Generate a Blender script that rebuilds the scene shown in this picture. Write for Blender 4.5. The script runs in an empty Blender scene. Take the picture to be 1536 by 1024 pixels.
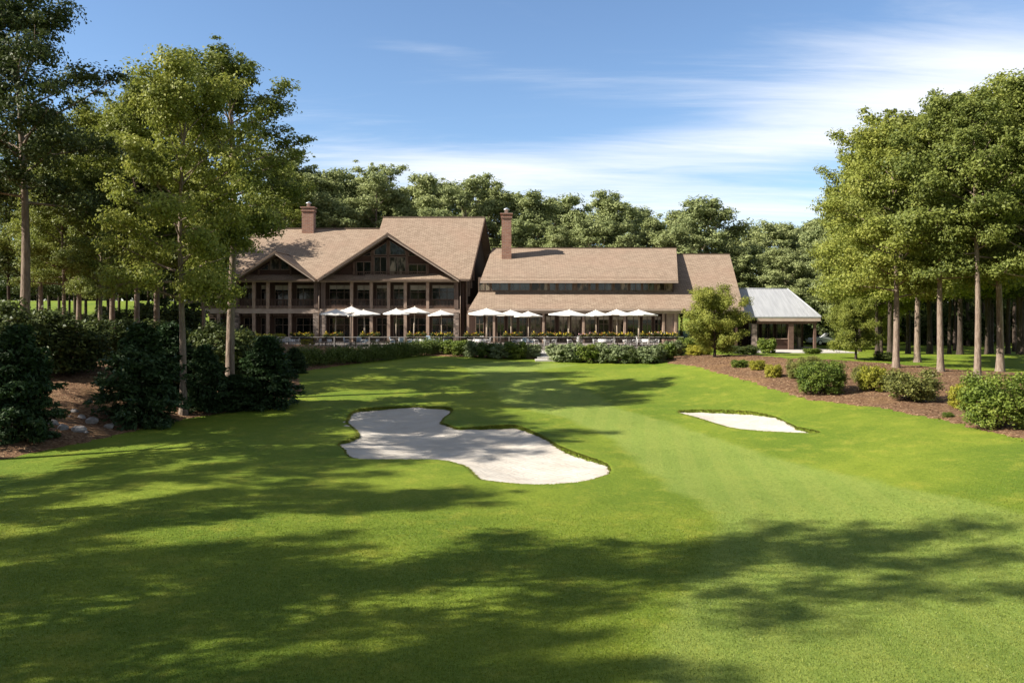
import bpy, math, random
import numpy as np
from mathutils import Vector, Matrix

# ------------------------------------------------------------------ basics
F, CX, HY, CAMZ = 1194.67, 768.0, 470.0, 3.2       # focal length in photo pixels, principal column, horizon row, eye height
scene = bpy.context.scene
COL = scene.collection
random.seed(7)
R = math.radians
SUN_EL, SUN_A = 36.0, 14.0                           # sun from the left, slightly behind the viewer

def S(x, a, b):
    t = np.clip((np.asarray(x, float) - a) / (b - a), 0, 1)
    return t * t * (3 - 2 * t)

# ------------------------------------------------------------------ terrain
_py = np.array([-80, -20, 0, 9, 15, 22, 28, 36, 45, 55, 65, 72, 80, 120, 200, 700.])
_pz = np.array([.2, -.3, -.6, -1.1, -1.65, -2.0, -2.15, -1.95, -1.45, -.95, -.6, -.47, -.42, 0, 1, 4.])
_gy = np.arange(-80, 700, .5)
_gz = np.interp(_gy, _py, _pz)
_k = np.hanning(17); _k /= _k.sum()
_gz = np.convolve(np.pad(_gz, 8, mode='edge'), _k, 'valid')
_ey = np.array([-60, 10, 22, 28.8, 32.2, 38, 40.5, 43, 47, 51, 55, 63, 71.5, 78, 200.])
_ex = np.array([-22, -21, -20, -18.5, -17.2, -16, -14, -12.2, -12.2, -13.6, -15.1, -11.5, -9, -34, -40.])
_egx = np.convolve(np.pad(np.interp(_gy, _ey, _ex), 4, mode='edge'), np.hanning(11)[1:-1] / np.hanning(11)[1:-1].sum(), 'valid')

def terr(X, Y):
    X = np.asarray(X, float); Y = np.asarray(Y, float)
    z = np.interp(Y, _gy, _gz)
    ex = np.interp(Y, _gy, _egx)
    t = np.maximum(ex - X - .3, 0)
    cap = np.interp(Y, [0, 30, 50, 62, 75, 95, 200], [3.6, 3.6, 3.1, 1.9, .7, .6, .6])
    z = z + cap * (1 - np.exp(-.2 * t / cap))
    z = z + 4.6 * S(-X, 34, 70) * S(Y, 66, 150)
    z = z + 1.0 * S(X, 7, 19) * S(-Y, -73, -56) * S(Y, 8, 26)
    z = z - .45 * S(X, 17, 25) * S(Y, 68, 84) * S(-Y, -140, -110)
    z = z + .10 * np.sin(X * .23 + 1) * np.sin(Y * .19 + .6) * S(np.hypot(X, Y - 40), 4, 20) * S(-Y, -74, -60)
    z = z + .25 * np.exp(-((X + 10) / 6) ** 2 - ((Y - 30) / 6) ** 2)
    return z

def at(px, py):
    """the point of the terrain that the photo shows at pixel (px, py)"""
    Y = np.arange(5, 260, .05)
    zr = CAMZ - (py - HY) * Y / F
    X = (px - CX) * Y / F
    hit = np.nonzero(terr(X, Y) >= zr)[0]
    i = hit[0] if len(hit) else len(Y) - 1
    return Vector((X[i], Y[i], float(terr(X[i], Y[i]))))

def XA(px, Y): return (px - CX) * Y / F
def ZA(py, Y): return CAMZ - (py - HY) * Y / F
def ground(x, y): return float(terr(x, y))

def resample(P, n):
    P = np.asarray(P, float); Q = np.vstack([P, P[:1]])
    # closed Catmull-Rom
    out = []
    m = len(P)
    for i in range(m):
        p0, p1, p2, p3 = P[i - 1], P[i], P[(i + 1) % m], P[(i + 2) % m]
        for t in np.linspace(0, 1, n, endpoint=False):
            out.append(.5 * ((2 * p1) + (-p0 + p2) * t + (2 * p0 - 5 * p1 + 4 * p2 - p3) * t * t + (-p0 + 3 * p1 - 3 * p2 + p3) * t ** 3))
    return np.array(out)

def sdf(X, Y, P):
    """signed distance to a polygon, positive inside"""
    X = np.asarray(X, float); Y = np.asarray(Y, float)
    d = np.full(X.shape, 1e9); ins = np.zeros(X.shape, bool)
    A = np.asarray(P); B = np.roll(A, -1, 0)
    for (ax, ay), (bx, by) in zip(A, B):
        vx, vy = bx - ax, by - ay
        l2 = vx * vx + vy * vy + 1e-12
        t = np.clip(((X - ax) * vx + (Y - ay) * vy) / l2, 0, 1)
        d = np.minimum(d, np.hypot(X - ax - t * vx, Y - ay - t * vy))
        if ay != by:
            c = ((ay > Y) != (by > Y)) & (X < (bx - ax) * (Y - ay) / (by - ay) + ax)
            ins ^= c
    return np.where(ins, d, -d)

def imgpoly(pts, sx=1, ox=0, oy=0):
    return np.array([tuple(at(x / sx + ox, y / sx + oy))[:2] for x, y in pts])

BUNK1 = resample(imgpoly([(145,130),(200,112),(300,104),(430,100),(550,103),(612,104),(637,118),(602,148),(585,175),(620,190),(665,205),(760,200),(850,192),(930,192),
    (985,205),(1040,228),(1090,255),(1140,285),(1210,315),(1290,345),(1350,365),(1387,385),(1392,412),(1350,435),(1270,455),(1150,468),(1030,471),
    (900,464),(800,452),(765,445),(740,420),(710,390),(660,370),(590,355),(500,350),(350,350),(250,350),(165,345),(125,325),(118,305),(88,278),
    (140,255),(176,232),(165,205),(128,172),(136,150)], 3.2, 480, 580), 4)
BUNK2 = resample(imgpoly([(103,272),(170,267),(260,268),(340,270),(430,278),(510,295),(560,318),(610,338),(692,357),(620,358),(500,353),(400,346),(320,336),(250,316),(170,291)], 2.763, 980, 520), 4)
FAIR = imgpoly([(690,548),(760,541),(870,547),(800,556),(853,575),(893,591),(927,611),(1000,632),(1060,650),(1180,690),(1330,725),(1536,768),(1760,815),(1760,1200),(900,1200),
    (960,1024),(1010,900),(1060,820),(1075,775),(1040,750),(1000,732),(962,700),(917,658),(848,628),(759,606),(727,571)])
BED_R = imgpoly([(1003,545),(1040,549),(1080,560),(1130,574),(1170,587),(1215,600),(1270,606),(1330,613),(1420,632),(1480,646),(1536,660),(1640,690),
    (1640,600),(1536,560),(1440,555),(1380,549),(1310,544),(1240,540),(1180,538),(1100,533),(1040,531),(1010,536)])
_by = np.array([4, 10, 16, 22, 28.8, 32.2, 36, 38.4, 40.2, 42, 44, 47, 51, 55, 59, 63, 67, 71, 73.5])
BED_L = np.array([(float(np.interp(y, _gy, _egx)), y) for y in _by] + [(-4, 68.6), (3, 65.2), (8, 63), (14, 60.3), (14.8, 63), (14.6, 74), (-40, 74), (-60, 60), (-60, 30), (-45, 4)])
# pull the terrace part of the bed together behind the hedge line
BED_L = np.array([tuple(p) for p in BED_L])

def carve(X, Y, z):
    for P, bank in ((BUNK1, .05), (BUNK2, .05)):
        m = (X > P[:, 0].min() - 5) & (X < P[:, 0].max() + 5) & (Y > P[:, 1].min() - 5) & (Y < P[:, 1].max() + 5)
        if not m.any(): continue
        sd = sdf(X[m], Y[m], P)
        far = S(-(sdf(X[m], Y[m] + .35, P) - sd) / .35, -.15, .75)      # the bank stands on the side away from the tee
        o = np.maximum(-sd, 0)
        wob = .05 * np.sin(X[m] * 7.1 + Y[m] * 3) + .04 * np.sin(X[m] * 13 - Y[m] * 11)
        lift = (.03 + bank * far) * np.exp(-(o / (1.1 + .7 * far)) ** 2)
        z[m] += lift * S(-sd + wob * .5, -.16, .06) - .32 * S(sd + wob * .5, -.02, .22)
    return z

# ------------------------------------------------------------------ mesh helpers
def link(o, parent=None):
    COL.objects.link(o)
    if parent is not None: o.parent = parent
    return o

def tag(o, label=None, cat=None, group=None, kind=None):
    if label: o['label'] = label
    if cat: o['category'] = cat
    if group: o['group'] = group
    if kind: o['kind'] = kind
    return o

def empty(name, loc=(0, 0, 0), label=None, cat=None, group=None):
    o = bpy.data.objects.new(name, None); o.location = loc; o.empty_display_size = .3
    link(o); return tag(o, label, cat, group)

def copy_tree(o, parent=None):
    c = o.copy(); COL.objects.link(c)
    if parent is not None: c.parent = parent
    for ch in list(o.children): copy_tree(ch, c)
    return c

class Kind:
    """one built thing, copied with its parts each time it is placed again"""
    def __init__(s, root): s.root, s.used = root, False
    def put(s, loc, rz=0, sc=1, label=None, group=None):
        o = s.root if not s.used else copy_tree(s.root)
        s.used = True
        o.location = loc; o.rotation_euler = (0, 0, rz)
        o.scale = (sc, sc, sc) if isinstance(sc, (int, float)) else sc
        if label: o['label'] = label
        if group: o['group'] = group
        return o

class MB:
    def __init__(s): s.v, s.f, s.sm = [], [], []
    def face(s, pts, sm=False):
        n = len(s.v); s.v += [tuple(p) for p in pts]; s.f.append(tuple(range(n, n + len(pts)))); s.sm.append(sm); return s
    def box(s, x0, x1, y0, y1, z0, z1):
        n = len(s.v)
        s.v += [(x, y, z) for z in (z0, z1) for y in (y0, y1) for x in (x0, x1)]
        for q in ((0, 2, 3, 1), (4, 5, 7, 6), (0, 1, 5, 4), (1, 3, 7, 5), (3, 2, 6, 7), (2, 0, 4, 6)):
            s.f.append(tuple(n + i for i in q)); s.sm.append(False)
        return s
    def prism(s, pts, off):
        """closed prism: polygon pts swept by the vector off"""
        n = len(s.v); k = len(pts)
        a = [Vector(p) for p in pts]; b = [p + Vector(off) for p in a]
        s.v += [tuple(p) for p in a + b]
        nn = Vector((0, 0, 0))
        for i in range(k): nn += a[i].cross(a[(i + 1) % k])
        flip = nn.dot(Vector(off)) > 0
        def add(q): s.f.append(tuple(reversed(q)) if flip else tuple(q)); s.sm.append(False)
        add([n + i for i in range(k)]); add([n + k + i for i in reversed(range(k))])
        for i in range(k):
            j = (i + 1) % k; add([n + j, n + i, n + k + i, n + k + j])
        return s
    def tube(s, pts, rad, n=6, cap=True, sm=True):
        pts = [Vector(p) for p in pts]; b0 = len(s.v)
        up = Vector((.13, .31, .94))
        for i, p in enumerate(pts):
            d = (pts[min(i + 1, len(pts) - 1)] - pts[max(i - 1, 0)]).normalized()
            a = d.cross(up)
            if a.length < .05: a = d.cross(Vector((1, 0, 0)))
            a.normalize(); c = d.cross(a)
            for k in range(n):
                t = 2 * math.pi * k / n
                s.v.append(tuple(p + (a * math.cos(t) + c * math.sin(t)) * rad[i]))
        for i in range(len(pts) - 1):
            for k in range(n):
                q = (b0 + i * n + k, b0 + i * n + (k + 1) % n, b0 + (i + 1) * n + (k + 1) % n, b0 + (i + 1) * n + k)
                s.f.append(tuple(reversed(q))); s.sm.append(sm)
        if cap:
            s.f.append(tuple(b0 + k for k in range(n))); s.sm.append(False)
            s.f.append(tuple(b0 + (len(pts) - 1) * n + k for k in reversed(range(n)))); s.sm.append(False)
        return s
    def lathe(s, c, prof, n=16, sm=True, sq=None):
        b0 = len(s.v)
        for r, z in prof:
            for k in range(n):
                t = 2 * math.pi * (k + .5) / n
                s.v.append((c[0] + r * math.cos(t), c[1] + r * math.sin(t), c[2] + z))
        for i in range(len(prof) - 1):
            for k in range(n):
                s.f.append((b0 + i * n + k, b0 + i * n + (k + 1) % n, b0 + (i + 1) * n + (k + 1) % n, b0 + (i + 1) * n + k)); s.sm.append(sm)
        return s
    def mesh(s, name, mat, org=(0, 0, 0)):
        me = bpy.data.meshes.new(name)
        ox, oy, oz = org
        me.from_pydata([(x - ox, y - oy, z - oz) for x, y, z in s.v], [], s.f)
        me.polygons.foreach_set('use_smooth', s.sm)
        uv = me.uv_layers.new(name='UVMap').data
        co = np.array(s.v)
        uvs = np.zeros((len(me.loops), 2))
        for p in me.polygons:
            n = p.normal
            if abs(n.z) > .985: u, w = Vector((1, 0, 0)), Vector((0, 1, 0))
            else:
                u = Vector((0, 0, 1)).cross(n).normalized(); w = n.cross(u)
            for li in p.loop_indices:
                c = Vector(co[me.loops[li].vertex_index])
                uvs[li] = (c.dot(u), c.dot(w))
        uv.foreach_set('uv', uvs.ravel())
        me.materials.append(mat); me.update()
        return me
    def build(s, name, mat, parent=None, label=None):
        org = parent_world(parent)
        o = bpy.data.objects.new(name, s.mesh(name, mat, org)); link(o, parent)
        if label: o['label'] = label
        return o

def parent_world(p):
    v = Vector((0, 0, 0))
    while p is not None: v = v + p.location; p = p.parent
    return v

def raw_mesh(name, V, faces4, mat, tint=None, smooth=False):
    me = bpy.data.meshes.new(name)
    V = np.asarray(V, np.float32); Q = np.asarray(faces4, np.int32)
    me.vertices.add(len(V)); me.vertices.foreach_set('co', V.ravel())
    me.loops.add(Q.size); me.loops.foreach_set('vertex_index', Q.ravel())
    me.polygons.add(len(Q)); me.polygons.foreach_set('loop_start', np.arange(0, Q.size, Q.shape[1], dtype=np.int32))
    me.update(calc_edges=True)
    if smooth: me.polygons.foreach_set('use_smooth', np.ones(len(Q), bool))
    if tint is not None:
        a = me.attributes.new('tint', 'FLOAT', 'FACE'); a.data.foreach_set('value', np.asarray(tint, np.float32))
    me.materials.append(mat); me.validate(); me.update()
    return me

# ------------------------------------------------------------------ materials
class NT:
    def __init__(s, tree): s.t = tree; s.n = tree.nodes; s.l = tree.links
    def node(s, typ, **kw):
        n = s.n.new(typ)
        for k, v in kw.items(): setattr(n, k, v)
        return n
    def put(s, sock, v):
        if isinstance(v, bpy.types.NodeSocket): s.l.new(v, sock)
        else: sock.default_value = v
    def math(s, op, a, b=0, c=0, clamp=False):
        n = s.node('ShaderNodeMath', operation=op, use_clamp=clamp)
        for i, v in enumerate((a, b, c)): s.put(n.inputs[i], v)
        return n.outputs[0]
    def mix(s, f, a, b, blend='MIX'):
        n = s.node('ShaderNodeMix', data_type='RGBA', blend_type=blend)
        s.put(n.inputs[0], f); s.put(n.inputs[6], a); s.put(n.inputs[7], b)
        return n.outputs[2]
    def noise(s, vec, scale, detail=4, rough=.55, dim='3D', dist=0):
        n = s.node('ShaderNodeTexNoise', noise_dimensions=dim)
        if vec is not None: s.l.new(vec, n.inputs['Vector'])
        n.inputs['Scale'].default_value = scale; n.inputs['Detail'].default_value = detail; n.inputs['Roughness'].default_value = rough
        n.inputs['Distortion'].default_value = dist
        return n.outputs[0]
    def smooth(s, v, a, b):
        n = s.node('ShaderNodeMapRange', interpolation_type='SMOOTHSTEP')
        s.put(n.inputs[0], v); n.inputs[1].default_value = a; n.inputs[2].default_value = b
        return n.outputs[0]
    def mapping(s, vec, scale=(1, 1, 1), rot=(0, 0, 0), loc=(0, 0, 0)):
        n = s.node('ShaderNodeMapping'); s.l.new(vec, n.inputs[0])
        n.inputs['Scale'].default_value = scale; n.inputs['Rotation'].default_value = rot; n.inputs['Location'].default_value = loc
        return n.outputs[0]
    def coord(s, what='Object'): return s.node('ShaderNodeTexCoord').outputs[what]
    def attr(s, name): return s.node('ShaderNodeAttribute', attribute_name=name).outputs['Fac']
    def bump(s, h, strength=.3, dist=.05):
        n = s.node('ShaderNodeBump'); s.l.new(h, n.inputs['Height']); n.inputs['Strength'].default_value = strength; n.inputs['Distance'].default_value = dist
        return n.outputs[0]

def c4(c): return (c[0], c[1], c[2], 1)

def new_mat(name):
    m = bpy.data.materials.new(name); m.use_nodes = True
    t = NT(m.node_tree)
    b = m.node_tree.nodes['Principled BSDF']
    return m, t, b

def simple(name, c, c2=None, scale=3, rough=.7, spec=.3, metal=0, bump=0, bscale=20, coord='Object'):
    m, t, b = new_mat(name)
    b.inputs['Roughness'].default_value = rough; b.inputs['Specular IOR Level'].default_value = spec; b.inputs['Metallic'].default_value = metal
    v = t.coord(coord)
    if c2 is not None:
        t.put(b.inputs['Base Color'], t.mix(t.smooth(t.noise(v, scale, 5), .3, .7), c4(c), c4(c2)))
    else: b.inputs['Base Color'].default_value = c4(c)
    if bump: t.put(b.inputs['Normal'], t.bump(t.noise(v, bscale, 4), bump, .03))
    return m

def leafmat(name, ca, cb, cc, trans=.35, scale=.7):
    """three leaf greens, chosen per leaf (tint) and drifting slowly through the crown and from plant to plant"""
    m, t, b = new_mat(name)
    tint = t.attr('tint')
    n = t.noise(t.coord('Object'), scale, 2)
    rnd = t.node('ShaderNodeObjectInfo').outputs['Random']
    k = t.math('ADD', t.math('MULTIPLY', tint, .55), t.math('MULTIPLY', n, .55))
    k = t.math('ADD', k, t.math('MULTIPLY', t.math('SUBTRACT', rnd, .5), .22))
    c = t.mix(t.smooth(k, .25, .6), c4(ca), c4(cb))
    c = t.mix(t.smooth(k, .6, .95), c, c4(cc))
    t.put(b.inputs['Base Color'], c)
    b.inputs['Roughness'].default_value = .55; b.inputs['Specular IOR Level'].default_value = .25
    tr = t.node('ShaderNodeBsdfTranslucent')
    t.put(tr.inputs[0], t.mix(.5, c, (.32, .36, .03, 1), 'MULTIPLY') if False else c)
    mx = t.node('ShaderNodeMixShader'); mx.inputs[0].default_value = trans
    t.l.new(b.outputs[0], mx.inputs[1]); t.l.new(tr.outputs[0], mx.inputs[2])
    t.l.new(mx.outputs[0], m.node_tree.nodes['Material Output'].inputs[0])
    return m

def grass_mat(blades=False):
    m, t, b = new_mat('grass_blades' if blades else 'mown_lawn')
    v = t.coord('Object')
    fa = t.attr('fair')
    edge = t.noise(v, .8, 3)
    fm = t.math('MULTIPLY', t.smooth(t.math('ADD', fa, t.math('MULTIPLY', t.math('SUBTRACT', edge, .5), .9)), -.25, .4), .9)
    big = t.noise(v, .16, 4, .6)
    mid = t.noise(t.mapping(v, (1, .8, 1)), 1.1, 6, .7)
    rough_c = t.mix(t.smooth(big, .32, .68), (.110, .172, .016, 1), (.192, .246, .024, 1))
    rough_c = t.mix(t.math('MULTIPLY', t.smooth(mid, .48, .72), .6), rough_c, (.30, .305, .040, 1))
    rough_c = t.mix(t.math('MULTIPLY', t.smooth(mid, .46, .3), .45), rough_c, (.105, .155, .012, 1))
    fair_c = t.mix(t.smooth(big, .3, .7), (.180, .245, .046, 1), (.218, .288, .056, 1))
    # mowing passes, a faint alternation of lay
    w = t.node('ShaderNodeTexWave', wave_type='BANDS', bands_direction='X', wave_profile='SIN')
    t.l.new(t.mapping(v, (1, 1, 1), (0, 0, R(9))), w.inputs[0]); w.inputs['Scale'].default_value = .27; w.inputs['Distortion'].default_value = .4
    fair_c = t.mix(t.math('MULTIPLY', t.smooth(w.outputs[1], .38, .62), .30), fair_c, (.27, .31, .068, 1))
    fair_c = t.mix(t.math('MULTIPLY', t.smooth(mid, .5, .75), .45), fair_c, (.28, .305, .06, 1))
    fair_c = t.mix(t.math('MULTIPLY', t.smooth(mid, .46, .3), .35), fair_c, (.13, .18, .026, 1))
    c = t.mix(fm, rough_c, fair_c)
    if blades:
        tint = t.attr('tint')
        c = t.mix(t.math('MULTIPLY', t.smooth(tint, .35, .0), .4), c, (.08, .12, .010, 1))
        c = t.mix(t.math('MULTIPLY', t.smooth(tint, .62, 1.0), .45), c, (.38, .36, .07, 1))
        t.put(b.inputs['Base Color'], c); b.inputs['Roughness'].default_value = .5; b.inputs['Specular IOR Level'].default_value = .3
        tr = t.node('ShaderNodeBsdfTranslucent'); t.put(tr.inputs[0], c)
        mx = t.node('ShaderNodeMixShader'); mx.inputs[0].default_value = .35
        t.l.new(b.outputs[0], mx.inputs[1]); t.l.new(tr.outputs[0], mx.inputs[2])
        t.l.new(mx.outputs[0], m.node_tree.nodes['Material Output'].inputs[0])
        return m
    fine = t.noise(v, 9, 6, .8)
    blade = t.noise(t.mapping(v, (1, .5, 1)), 38, 4, .85)
    g = t.math('ADD', t.math('MULTIPLY', fine, .5), t.math('MULTIPLY', blade, .5))
    c = t.mix(t.math('MULTIPLY', t.smooth(g, .52, .40), .55), c, (.07, .11, .012, 1))
    c = t.mix(t.math('MULTIPLY', t.smooth(g, .52, .64), .5), c, (.36, .36, .07, 1))
    t.put(b.inputs['Base Color'], c)
    b.inputs['Roughness'].default_value = .8; b.inputs['Specular IOR Level'].default_value = .12
    h = t.math('ADD', t.math('MULTIPLY', fine, .8), t.math('ADD', t.math('MULTIPLY', blade, .4), t.math('MULTIPLY', mid, 1.2)))
    t.put(b.inputs['Normal'], t.bump(h, .8, .06))
    return m

def sand_mat():
    m, t, b = new_mat('bunker_sand')
    v = t.coord('Object')
    n = t.noise(v, .9, 5); f = t.noise(v, 40, 3, .7)
    c = t.mix(t.smooth(n, .3, .7), (.47, .425, .365, 1), (.54, .50, .44, 1))
    c = t.mix(t.math('MULTIPLY', t.smooth(f, .5, .75), .25), c, (.40, .36, .30, 1))
    t.put(b.inputs['Base Color'], c); b.inputs['Roughness'].default_value = .9; b.inputs['Specular IOR Level'].default_value = .1
    rk = t.node('ShaderNodeTexWave', wave_type='BANDS', bands_direction='DIAGONAL')
    t.l.new(v, rk.inputs[0]); rk.inputs['Scale'].default_value = 2.2; rk.inputs['Distortion'].default_value = 4; rk.inputs['Detail'].default_value = 2
    h = t.math('ADD', t.math('MULTIPLY', rk.outputs[1], .25), t.math('ADD', t.math('MULTIPLY', f, .35), t.noise(v, 5, 3)))
    t.put(b.inputs['Normal'], t.bump(h, .6, .06))
    return m

def mulch_mat():
    m, t, b = new_mat('bark_mulch')
    v = t.coord('Object')
    vo = t.node('ShaderNodeTexVoronoi'); t.l.new(t.mapping(v, (1, 1.7, 1)), vo.inputs[0]); vo.inputs['Scale'].default_value = 11
    sp = t.node('ShaderNodeSeparateColor'); t.l.new(vo.outputs['Color'], sp.inputs[0])
    n = t.noise(v, .5, 4)
    c = t.mix(sp.outputs[0], (.075, .040, .024, 1), (.24, .140, .080, 1))
    c = t.mix(t.math('MULTIPLY', t.smooth(sp.outputs[1], .82, .95), .8), c, (.42, .29, .17, 1))
    c = t.mix(t.math('MULTIPLY', t.smooth(n, .45, .7), .55), c, (.26, .155, .075, 1))
    t.put(b.inputs['Base Color'], c); b.inputs['Roughness'].default_value = .95; b.inputs['Specular IOR Level'].default_value = .1
    t.put(b.inputs['Normal'], t.bump(t.math('ADD', vo.outputs[0], t.noise(v, 30, 3)), .8, .06))
    return m

def shingle_mat():
    m, t, b = new_mat('brown_shingles')
    uv = t.coord('UV')
    br = t.node('ShaderNodeTexBrick', offset=.5)
    t.l.new(uv, br.inputs[0])
    br.inputs['Scale'].default_value = 1; br.inputs['Brick Width'].default_value = .55; br.inputs['Row Height'].default_value = .26
    br.inputs['Mortar Size'].default_value = .02; br.inputs['Mortar Smooth'].default_value = .3
    br.inputs['Color1'].default_value = (.25, .186, .136, 1); br.inputs['Color2'].default_value = (.338, .258, .192, 1); br.inputs['Mortar'].default_value = (.11, .07, .05, 1)
    n1 = t.noise(t.mapping(uv, (1, 2.0, 1)), 2.6, 5, .75); n2 = t.noise(uv, .22, 3)
    c = t.mix(t.math('MULTIPLY', t.smooth(n1, .45, .7), .4), br.outputs[0], (.385, .302, .23, 1))
    c = t.mix(t.math('MULTIPLY', t.smooth(n2, .4, .75), .35), c, (0.31, 0.205, 0.15, 1))
    t.put(b.inputs['Base Color'], c); b.inputs['Roughness'].default_value = .9; b.inputs['Specular IOR Level'].default_value = .15
    t.put(b.inputs['Normal'], t.bump(t.math('ADD', br.outputs[1], t.math('MULTIPLY', n1, -1)), .5, .05))
    return m

def brick_mat(name, a, b_, mort, w=.24, h=.08, ms=.012):
    m, t, b = new_mat(name)
    uv = t.coord('UV')
    br = t.node('ShaderNodeTexBrick', offset=.5); t.l.new(uv, br.inputs[0])
    br.inputs['Scale'].default_value = 1; br.inputs['Brick Width'].default_value = w; br.inputs['Row Height'].default_value = h; br.inputs['Mortar Size'].default_value = ms
    br.inputs['Color1'].default_value = c4(a); br.inputs['Color2'].default_value = c4(b_); br.inputs['Mortar'].default_value = c4(mort)
    c = t.mix(t.math('MULTIPLY', t.smooth(t.noise(uv, 2.5, 4), .4, .7), .4), br.outputs[0], c4([x * .6 for x in a]))
    t.put(b.inputs['Base Color'], c); b.inputs['Roughness'].default_value = .9
    t.put(b.inputs['Normal'], t.bump(br.outputs[1], -.5, .02))
    return m

def stone_mat():
    m, t, b = new_mat('fieldstone')
    uv = t.coord('UV')
    vo = t.node('ShaderNodeTexVoronoi'); t.l.new(t.mapping(uv, (2.6, 4.2, 1)), vo.inputs[0]); vo.inputs['Scale'].default_value = 1
    sp = t.node('ShaderNodeSeparateColor'); t.l.new(vo.outputs['Color'], sp.inputs[0])
    c = t.mix(sp.outputs[0], (.17, .125, .10, 1), (.40, .32, .27, 1))
    c = t.mix(t.smooth(vo.outputs[0], .45, .75), c, (.12, .095, .08, 1))
    t.put(b.inputs['Base Color'], c); b.inputs['Roughness'].default_value = .9
    t.put(b.inputs['Normal'], t.bump(vo.outputs[0], -.6, .05))
    return m

def board_mat(name, a, b_, width=.2, rough=.75, axis=0):
    m, t, b = new_mat(name)
    uv = t.coord('UV')
    sp = t.node('ShaderNodeSeparateXYZ'); t.l.new(uv, sp.inputs[0])
    k = t.math('DIVIDE', sp.outputs[axis], width)
    cell = t.node('ShaderNodeTexWhiteNoise', noise_dimensions='1D'); t.l.new(t.math('FLOOR', k), cell.inputs['W'])
    g = t.noise(t.mapping(uv, (14, 1.2, 1) if axis == 0 else (1.2, 14, 1)), 1.5, 4)
    c = t.mix(t.math('ADD', t.math('MULTIPLY', cell.outputs[0], .6), t.math('MULTIPLY', g, .4)), c4(a), c4(b_))
    gap = t.math('LESS_THAN', t.math('FRACT', k), .07)
    c = t.mix(gap, c, c4([x * .35 for x in a]))
    t.put(b.inputs['Base Color'], c); b.inputs['Roughness'].default_value = rough; b.inputs['Specular IOR Level'].default_value = .25
    t.put(b.inputs['Normal'], t.bump(t.math('SUBTRACT', g, gap), .3, .02))
    return m

def glass_mat(name, c, c2, spec=.8):
    m, t, b = new_mat(name)
    v = t.coord('Object')
    t.put(b.inputs['Base Color'], t.mix(t.smooth(t.noise(t.mapping(v, (1.3, 1.3, .5)), 1.1, 3), .45, .62), c4(c), c4(c2)))
    b.inputs['Roughness'].default_value = .06; b.inputs['Specular IOR Level'].default_value = spec
    t.put(b.inputs['Normal'], t.bump(t.noise(v, 1.4, 2), .06, .05))
    return m

def bark_mat(name, a, b_):
    m, t, b = new_mat(name)
    v = t.coord('Object')
    n = t.noise(t.mapping(v, (9, 9, 1.6)), 1.2, 5, .7); n2 = t.noise(v, .5, 3)
    c = t.mix(t.smooth(n, .35, .65), c4(a), c4(b_))
    c = t.mix(t.math('MULTIPLY', t.smooth(n2, .5, .7), .35), c, c4([x * .55 for x in a]))
    t.put(b.inputs['Base Color'], c); b.inputs['Roughness'].default_value = .95; b.inputs['Specular IOR Level'].default_value = .1
    t.put(b.inputs['Normal'], t.bump(n, .9, .08))
    return m

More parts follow.
